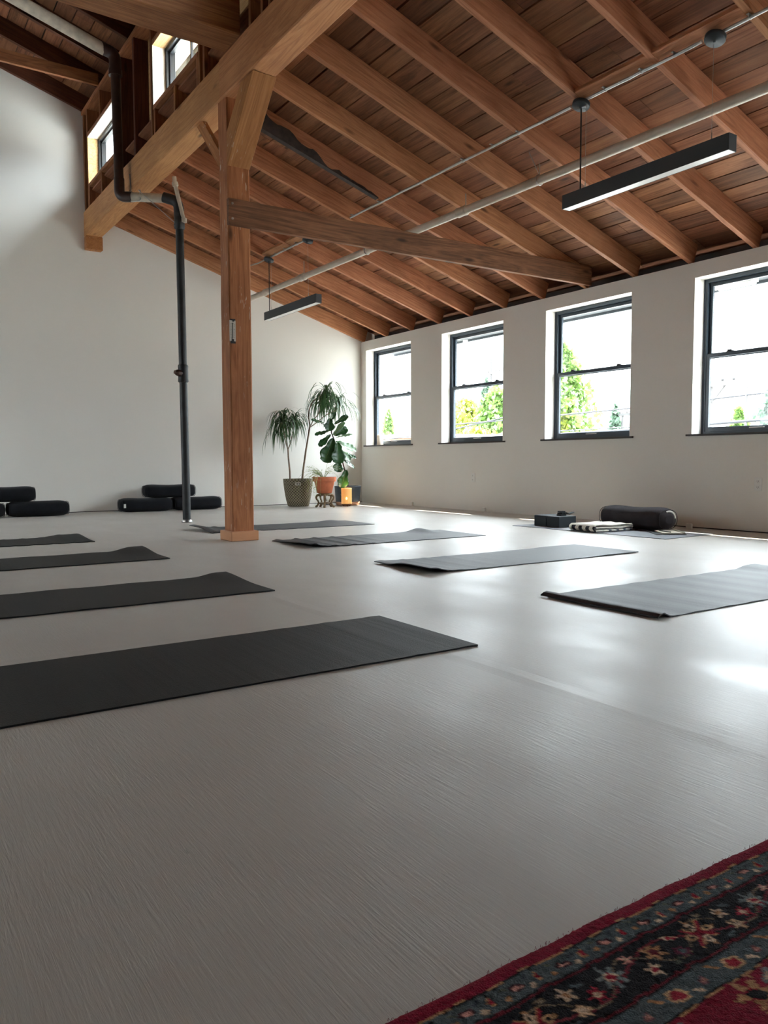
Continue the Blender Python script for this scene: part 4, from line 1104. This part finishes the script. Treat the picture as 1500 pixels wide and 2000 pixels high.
for k in range(58):
    a = rnd.uniform(0, 2*math.pi); up_ = rnd.random() < .4; back = rnd.uniform(.0, 1)
    if k < 26: a = math.radians(rnd.uniform(115, 235)); up_ = k % 5 == 0
    elif k % 8: up_ = True
    r0 = .03*rnd.random(); p = Vector((r0*math.cos(a)-.02, r0*math.sin(a), .205)); v = Vector((math.cos(a)*.5, math.sin(a)*.5, .9 if up_ else .7)).normalized()
    L = rnd.uniform(.18, .34) if up_ else rnd.uniform(.30, .62); N = 12; pts = []
    for i in range(N+1):
        pts.append(p.copy()); p = p+v*(L/N)
        g = .12 if up_ else .34; v = (v+Vector((rnd.uniform(-.12, .12), rnd.uniform(-.12, .12), -g))).normalized()
        rr = math.hypot(p.x, p.y)
        if not up_ and p.z < .215 and rr < .172: q_ = .174/max(rr, .01); p.x *= q_; p.y *= q_
        if p.z < -.18: p.z = -.18+rnd.random()*.004; v.z = 0
        if i > 1 and rnd.random() < (.25 if up_ else .85):
            s = .007+.006*rnd.random(); nn = Vector((rnd.uniform(-1, 1), rnd.uniform(-1, 1), rnd.uniform(-.6, .8))).normalized(); t1 = nn.orthogonal().normalized(); t2 = nn.cross(t1)
            lf.face([p-t1*s, p+t2*s*.5, p+t1*s, p-t2*s*.5])
    m.tube(pts, .0011, 4, caps=False)
m.build('stems', M['trail'], tp); lf.build('trailing_leaves', M['trail'], tp)

# fiddle leaf fig
fg = empty('fiddle_leaf_fig', (5.93, 9.82, 0), 'broad-leaved fig plant in the dark pot with a pale wooden base, by the corner', 'potted plant')
m = MB(); m.lathe([(0, .045), (.168, .045), (.175, .05), (.194, .270), (.194, .278), (.186, .278), (.182, .25), (0, .245)], seg=40, c=(0, 0, 0)); m.build('pot', M['navy'], fg)
m = MB(); m.lathe([(0, .001), (.160, .001), (.167, .004), (.176, .050), (.17, .052), (0, .052)], seg=40); m.build('wooden_base', M['potwood'], fg)
m = MB(); m.lathe([(0, .252), (.18, .248)], seg=24); m.build('soil', M['soil'], fg)
F_ = Vector((5.93, 9.82, 0)); Q = lambda x, z, y=9.75: Vector((x, y, z))-F_
m = MB(); m.tube([Q(5.93, .24, 9.81), Q(5.89, .36, 9.76), Q(5.80, .48, 9.67), Q(5.73, .66, 9.64), Q(5.63, .88, 9.64)], [.011, .010, .010, .009, .009], 8); m.tube([Q(5.63, .88, 9.64), Q(5.56, 1.04, 9.64), Q(5.56, 1.22, 9.64), Q(5.59, 1.30, 9.62)], [.009, .009, .007, .004], 8); m.tube([Q(5.56, 1.06, 9.64), Q(5.48, 1.14, 9.64), Q(5.38, 1.17, 9.62)], [.007, .006, .004], 6); m.build('trunk', M['trunkdark'], fg)
def figleaf(base, tip, w, nrm, mat='fig'):
    b, t = Vector(base), Vector(tip); L = (t-b).length; d = (t-b).normalized(); n = Vector(nrm); n = (n-d*n.dot(d)).normalized(); s = d.cross(n)
    N = 16; g = []
    for i in range(N+1):
        u = i/N
        wd = w*(math.sin(math.pi*min(1, u*1.02)**1.15)**.42)*(.62+.38*ss(.3, .75, u)-.12*math.exp(-((u-.38)/.12)**2))
        if i == 0: wd = w*.06
        if i == N: wd = w*.30
        if i == N-1: wd = w*.66
        row = []
        for j in range(-4, 5):
            q = j/4; crv = -.10*L*(u*u)+.045*L*math.sin(u*9)*abs(q)*.4+.16*w*abs(q)**1.5
            row.append(b+d*(u*L)+s*(q*wd)+n*(crv+.006*math.cos(u*30)*abs(q)))
        g.append(row)
    m = MB(); m.quad_grid(g)
    stem = MB(); 
    o = m.build('leaf', M[mat], fg)
    sm = o.modifiers.new('t', 'SOLIDIFY'); sm.thickness = .0012
    rib = MB(); rib.tube([b+d*(u*L)+n*(-.10*L*u*u+.002) for u in [k/10 for k in range(10)]], [.0028*(1-k/11) for k in range(10)], 5); rib.build('midrib', M['trail'], o)
for bx_, bz_, tx_, tz_, w_, nr_, mt_, by_, ty_ in (
        (5.57, .96, 5.42, .63, .098, (-.3, -1, .2), 'fig', 9.62, 9.58),
        (5.62, .90, 5.60, .61, .098, (-.1, -1, .3), 'fig', 9.58, 9.52),
        (5.66, .66, 5.61, .49, .070, (-.1, -1, .3), 'fig', 9.62, 9.56),
        (5.62, .91, 5.93, .81, .072, (.1, -.75, .75), 'figback', 9.63, 9.56),
        (5.55, 1.07, 5.27, 1.02, .036, (-.2, -.6, .8), 'fig', 9.63, 9.58),
        (5.54, 1.01, 5.32, .86, .044, (-.3, -.8, .6), 'fig', 9.63, 9.56),
        (5.52, 1.24, 5.49, 1.07, .072, (-.2, -1, .2), 'fig', 9.62, 9.58),
        (5.42, 1.17, 5.22, 1.22, .034, (-.1, -.7, .7), 'fig', 9.62, 9.58),
        (5.60, 1.16, 5.80, 1.29, .038, (.2, -.8, .5), 'fig', 9.63, 9.58),
        (5.60, 1.00, 5.80, 1.11, .055, (.2, -.9, .4), 'fig', 9.64, 9.60),
        (5.56, 1.00, 5.73, 1.20, .034, (-.5, -.8, .2), 'figback', 9.61, 9.57),
        (5.64, .97, 5.88, 1.04, .026, (.1, -.5, .85), 'figback', 9.64, 9.60),
        (5.69, .80, 5.87, .66, .066, (.2, -.9, .4), 'figback', 9.68, 9.62),
        (5.84, .74, 5.96, .69, .030, (.4, -.8, .3), 'fig', 9.68, 9.62),
        (5.74, .66, 5.92, .55, .040, (.4, -.7, .5), 'fig', 9.66, 9.60),
        (5.80, .51, 5.67, .27, .072, (-.4, -.9, .1), 'fig', 9.64, 9.56),
        (5.56, 1.22, 5.60, 1.33, .026, (-.2, -1, .2), 'fig', 9.62, 9.60),
        (5.66, .86, 5.74, .64, .070, (-.4, -.9, .2), 'fig', 9.74, 9.80)):
    figleaf(Q(bx_, bz_, by_), Q(tx_, tz_, ty_), w_*1.28, nr_, mt_)

# small lamp on the floor
lp = empty('table_lamp', (5.735, 9.53, 0), 'small glowing cylinder lamp on the floor in front of the dark pot', 'lamp')
m = MB()
prof = [(.0, .035)]+[(.074+.0015*math.sin(k*2.6), .036+.222*k/60) for k in range(61)]+[(.068, .259), (0, .255)]
m.lathe(prof, seg=32); m.build('lamp_shade', M['lamp'], lp)
m = MB(); m.lathe([(0, .010), (.066, .010), (.068, .034), (0, .034)], seg=24); m.build('base', M['walnut'], lp)
for k in range(3):
    a = math.radians(250+120*k); m = MB(); m.tube([(.05*math.cos(a), .05*math.sin(a), .0), (.05*math.cos(a), .05*math.sin(a), .012)], .008, 8); m.build('foot', M['walnut'], lp)
vx = Vector((-5.735, -9.53, 0)).normalized()
m = MB(); c = vx*.0765; m.lathe([(.0, -.022), (.008, -.016), (.0135, .0), (.008, .014), (0, .020)], (c.x, c.y, .115), 12); m.build('bulb_glow', M['bulb'], lp)
L_ = bpy.data.lights.new('lamp_light', 'POINT'); L_.energy = .35; L_.color = (1, .62, .3); L_.shadow_soft_size = .05
lo = bpy.data.objects.new('lamp_light', L_); COL.objects.link(lo); lo.parent = lp; lo.location = (0, 0, .30)
# cord on the floor
m = MB(); m.tube(bend([(5.66, 9.54, .004), (5.60, 9.75, .004), (5.72, 10.0, .004), (5.62, 10.16, .004), (5.78, 10.22, .004), (5.80, 10.24, .07)], .06), .004, 6); m.tube([(5.80, 10.24, .05), (5.80, 10.26, .09)], .012, 6)
o = m.build('power_cable', M['cord']); tag(o, 'thin black cable lying on the floor behind the carved stand', 'cable')
m = MB(); m.tube([(6.52, 5.55, .004), (6.538, 5.5, .004), (6.540, 4.8, .004), (6.538, 3.9, .005), (6.54, 2.4, .004)], .005, 6)
o = m.build('wall_cable', M['cord']); tag(o, 'black cable running along the foot of the window wall at right', 'cable')

# candle on the first sill
m = MB(); m.lathe([(0, 0), (.046, 0), (.048, .004), (.048, .150), (.042, .156), (.018, .150), (0, .149)], seg=28); m.tube([(0, 0, .148), (.002, 0, .165)], .0015, 5)
o = m.build('pillar_candle', M['wax'], loc=(6.635, 10.02, WZ0+.002)); tag(o, 'ivory pillar candle standing on the sill of the farthest window', 'candle')

# outlets on the window wall
for y, lab in ((7.73, 'white wall outlet below the gap between the second and third windows'), (3.885, 'white wall outlet under the nearest window at the right edge')):
    e = empty('wall_outlet', (XR, y, .425), lab, 'outlet')
    m = MB(); m.box((-.006, -.036, -.058), (-.0002, .036, .058)); m.build('cover_plate', M['plastic_white'], e, bevel=.002)
    for z in (-.026, .026):
        m = MB(); m.box((-.0085, -.017, z-.016), (-.006, .017, z+.016)); s = m.build('socket', M['plastic_white'], e)
        m = MB()
        for yy in (-.007, .007): m.box((-.0088, yy-.0012, z-.006), (-.0084, yy+.0012, z+.007))
        m.box((-.0088, -.002, z-.013), (-.0084, .002, z-.009)); m.build('slots', M['ink'], s)
for y, z, lab in ((9.06, .055, 'small white plastic cap at the foot of the window wall, by the fig pot'), (7.50, .05, 'small white plastic cap at the foot of the wall left of the teacher mat'), (4.42, .055, 'small white block on the floor at the near end of the charcoal bolster')):
    x = XR if y > 5 else 6.36
    m = MB(); m.box((-.03, -.028, 0), (-.001, .028, z)); o = m.build('floor_cap', M['plastic_white'], loc=(x, y, 0), bevel=.006, seg=2); tag(o, lab, 'plastic cap')

# thermometer on the post
th = empty('thermometer', (2.487, PY0, 1.665), 'narrow white thermometer plate hanging on the front of the post', 'thermometer')
m = MB(); m.box((-.0265, -.004, -.083), (.0265, -.0002, .083)); m.build('scale_plate', M['thermo'], th, bevel=.0015)
m = MB(); m.tube([(0, -.007, -.06), (0, -.007, .062)], .0035, 8); m.build('glass_tube', M['tube'], th)
m = MB(); m.box((-.018, -.008, -.098), (.022, -.0002, -.081)); m.box((-.006, -.009, -.084), (.008, -.0042, -.066)); m.box((-.018, -.007, .081), (.022, -.0002, .092)); m.box((-.002, -.007, .072), (.012, -.0042, .084)); m.build('end_brackets', M['frame_black'], th)
m = MB()
for k in range(11):
    z = -.052+.0105*k; w = .009 if k % 2 == 0 else .005
    m.box((-.019, -.0046, z-.0009), (-.019+w, -.0041, z+.0009)); m.box((.019-w, -.0046, z-.0009), (.019, -.0041, z+.0009))
m.box((-.008, -.0046, .058), (.008, -.0041, .0605)); m.box((-.009, -.0046, -.066), (.009, -.0041, -.0635)); m.build('scale_marks', M['ink'], th)

# ------------------------------------------------------------------ outside
m = MB(); m.box((6.82, -60, -3.5), (160, 140, -3.2)); struct(m.build('ground', M['asphalt']))
def tree(name, c, r, h, z0, leaf, n, label, cat='tree', cone=.0, s=.16, pr=1.0):
    rnd = random.Random(int(c[0]*10+c[1]*7)); e = empty(name, (c[0], c[1], -3.2), label, cat, None)
    m = MB(); H_ = h+3.2
    for k in range(n):
        u = rnd.random()**.8; a = rnd.uniform(0, 2*math.pi)
        zz = (z0+3.2)+(H_-(z0+3.2))*u
        R_ = r*((1-u)**.75*cone+(1-cone)*math.sqrt(max(0, 1-(2*u-1)**2)))
        R_ *= .75+.25*math.sin(a*5+u*9)+.12*math.sin(a*11-u*17)
        q = R_*rnd.uniform(.55, 1.05); p = Vector((q*math.cos(a), q*math.sin(a)*pr, zz+rnd.uniform(-.15, .15)))
        nn = Vector((rnd.uniform(-1, 1), rnd.uniform(-1, 1), rnd.uniform(-.3, 1))).normalized(); t1 = nn.orthogonal().normalized(); t2 = nn.cross(t1); w = s*rnd.uniform(.6, 1.2)
        m.face([p-t1*w, p-t2*w*.55, p+t1*w, p+t2*w*.55])
    m.build('crown', leaf, e)
    m = MB(); m.tube([(0, 0, 0), (.05, 0, H_*.45), (0, .05, H_*.8)], [r*.09+.04, r*.06+.03, .03], 8); m.build('trunk', M['pole'], e)
    return e
tree('leafy_tree', (25, 24.0), 3.0, 5.9, -1.5, M['leaf_green'], 8000, 'tall green tree outside the third window', cone=.9)
tree('leafy_tree', (24.2, 23.6), 1.9, 3.1, -2.0, M['leaf_yellow'], 2400, 'yellow-green tree low in the third window', cone=.4)
tree('leafy_tree', (26, 31.4), 2.3, 3.7, -1.5, M['leaf_yellow'], 3600, 'yellow-green rounded tree at the left of the second window', cone=.3)
tree('leafy_tree', (25, 27.9), 1.9, 4.0, -1.5, M['leaf_green'], 3200, 'green tree at the right of the second window', cone=.5)
tree('conifer', (31, 35.4), 1.3, 5.4, .0, M['leaf_blue'], 1500, 'darker pointed conifer rising behind the second window trees', cone=1.0)
tree('hedge_bush', (22, 25.7), 1.5, 1.95, -1.5, M['leaf_yellow'], 1800, 'bright low bush along the bottom of the second window', cat='bush', cone=.2, pr=1.7)
tree('conifer', (30, 25.0), .75, 3.2, .4, M['leaf_blue'], 500, 'small hazy conifer at the right of the third window', cone=.9)
tree('conifer', (30, 24.0), .55, 2.4, .4, M['leaf_blue'], 300, 'tiny hazy conifer beside the far utility pole', cone=.9)
tree('leafy_tree', (30, 18.7), .9, 2.7, .2, M['leaf_green'], 700, 'small hazy tree near the right edge in the nearest window', cone=.8)
tree('leafy_tree', (30, 22.2), 1.0, 2.0, .2, M['leaf_yellow'], 500, 'low hazy bush beside the utility pole in the nearest window', cone=.3)
tree('conifer', (30, 17.2), 1.5, 4.0, .0, M['leaf_blue'], 1200, 'hazy dark conifer at the right edge in the nearest window', cone=1.0)
tree('conifer', (24, 35.4), 1.0, 3.3, -1.0, M['leaf_green'], 1100, 'small green conifer in the farthest window', cone=.9)
def pole(c, h, r, arms, label, braces=True):
    e = empty('utility_pole', (c[0], c[1], -3.2), label, 'utility pole')
    m = MB(); m.tube([(0, 0, 0), (0, 0, h+3.2)], [r, r*.8], 10); m.build('shaft', M['pole'], e)
    for z, l in arms:
        m = MB(); m.box((-.06, -l, z+3.2-.06), (.06, l*.4, z+3.2+.06)); m.build('crossarm', M['pole'], e)
        for y in (-l*.9, -l*.5, l*.3):
            m = MB(); m.lathe([(0, 0), (.03, 0), (.04, .06), (.025, .12), (0, .13)], (0, y, z+3.2+.06), 8); m.build('insulator', M['pole'], e)
        if braces:
            m = MB(); m.tube([(0, 0, z+3.2-.55), (0, -l*.6, z+3.2-.05)], .025, 6); m.build('arm_brace', M['pole'], e)
pole((18, 12.06), 2.75, .12, [(2.55, .75)], 'thick wooden utility pole with crossarm in the nearest window')
pole((30, 33.9), 6.4, .09, [(5.6, .8), (4.2, .6)], 'thin utility pole with two crossarms in the second window', False)
pole((30, 24.6), 2.9, .07, [(2.8, .5)], 'small far utility pole in the third window', False)
pole((15, 9.2), 2.12, .032, [], 'thin metal pole under the wire in the nearest window', False)
def wire(p, q, r, label):
    n = 14; P_ = [Vector(p).lerp(Vector(q), k/n)-Vector((0, 0, .25*math.sin(math.pi*k/n)*min(r, .02)/.02)) for k in range(n+1)]
    m = MB(); m.tube(P_, r, 6); o = m.build('overhead_wire', M['wire']); tag(o, label, 'wire')
wire((15, 20.5, 1.72), (15, -3, 2.70), .019, 'upper overhead wire crossing the nearest and third windows')
wire((15, 24, 1.30), (15, -3, 1.98), .030, 'thick lower overhead wire crossing the nearest window')
wire((15, 26, 1.46), (15, 15.8, 1.92), .020, 'overhead wire crossing in front of the second window trees')
wire((14, 44, 1.6), (18, 12.06, 1.6), .014, 'faint low wire running past the farthest window')
# tan building seen in the first window
e = empty('low_building', (15.6, 24.4, -3.2), 'low tan building with a pale parapet seen in the farthest window', 'building')
m = MB(); m.box((0, -3.4, 0), (5, 8, 4.63)); m.build('wall', M['tan'], e)
m = MB(); m.box((-.08, -3.45, 4.63), (5, 8, 4.77)); m.build('parapet', M['roofwhite'], e)
# eave gutter, downspout, outdoor light
e = empty('downspout', (7.22, 8.72, 2.33), 'pale curved downspout elbow outside the second window', 'downspout')
m = MB(); m.tube(bend([(0, -.02, .02), (0, -.02, -.10), (0, .10, -.18), (-.02, .26, -.24), (-.28, .30, -.30), (-.28, .30, -1.8)], .07), .038, 12); m.build('spout', M['plastic_white'], e)
e = empty('soffit_light', (7.05, 4.47, 2.344), 'white twin tube light under the eave outside the nearest window', 'outdoor light')
m = MB(); m.box((-.05, -.20, -.03), (.06, .20, 0)); m.build('body', M['plastic_white'], e)
for x in (-.03, .035):
    m = MB(); m.tube([(x, -.19, -.04), (x, .19, -.04)], .012, 8); m.build('tube', M['diffuser'], e)
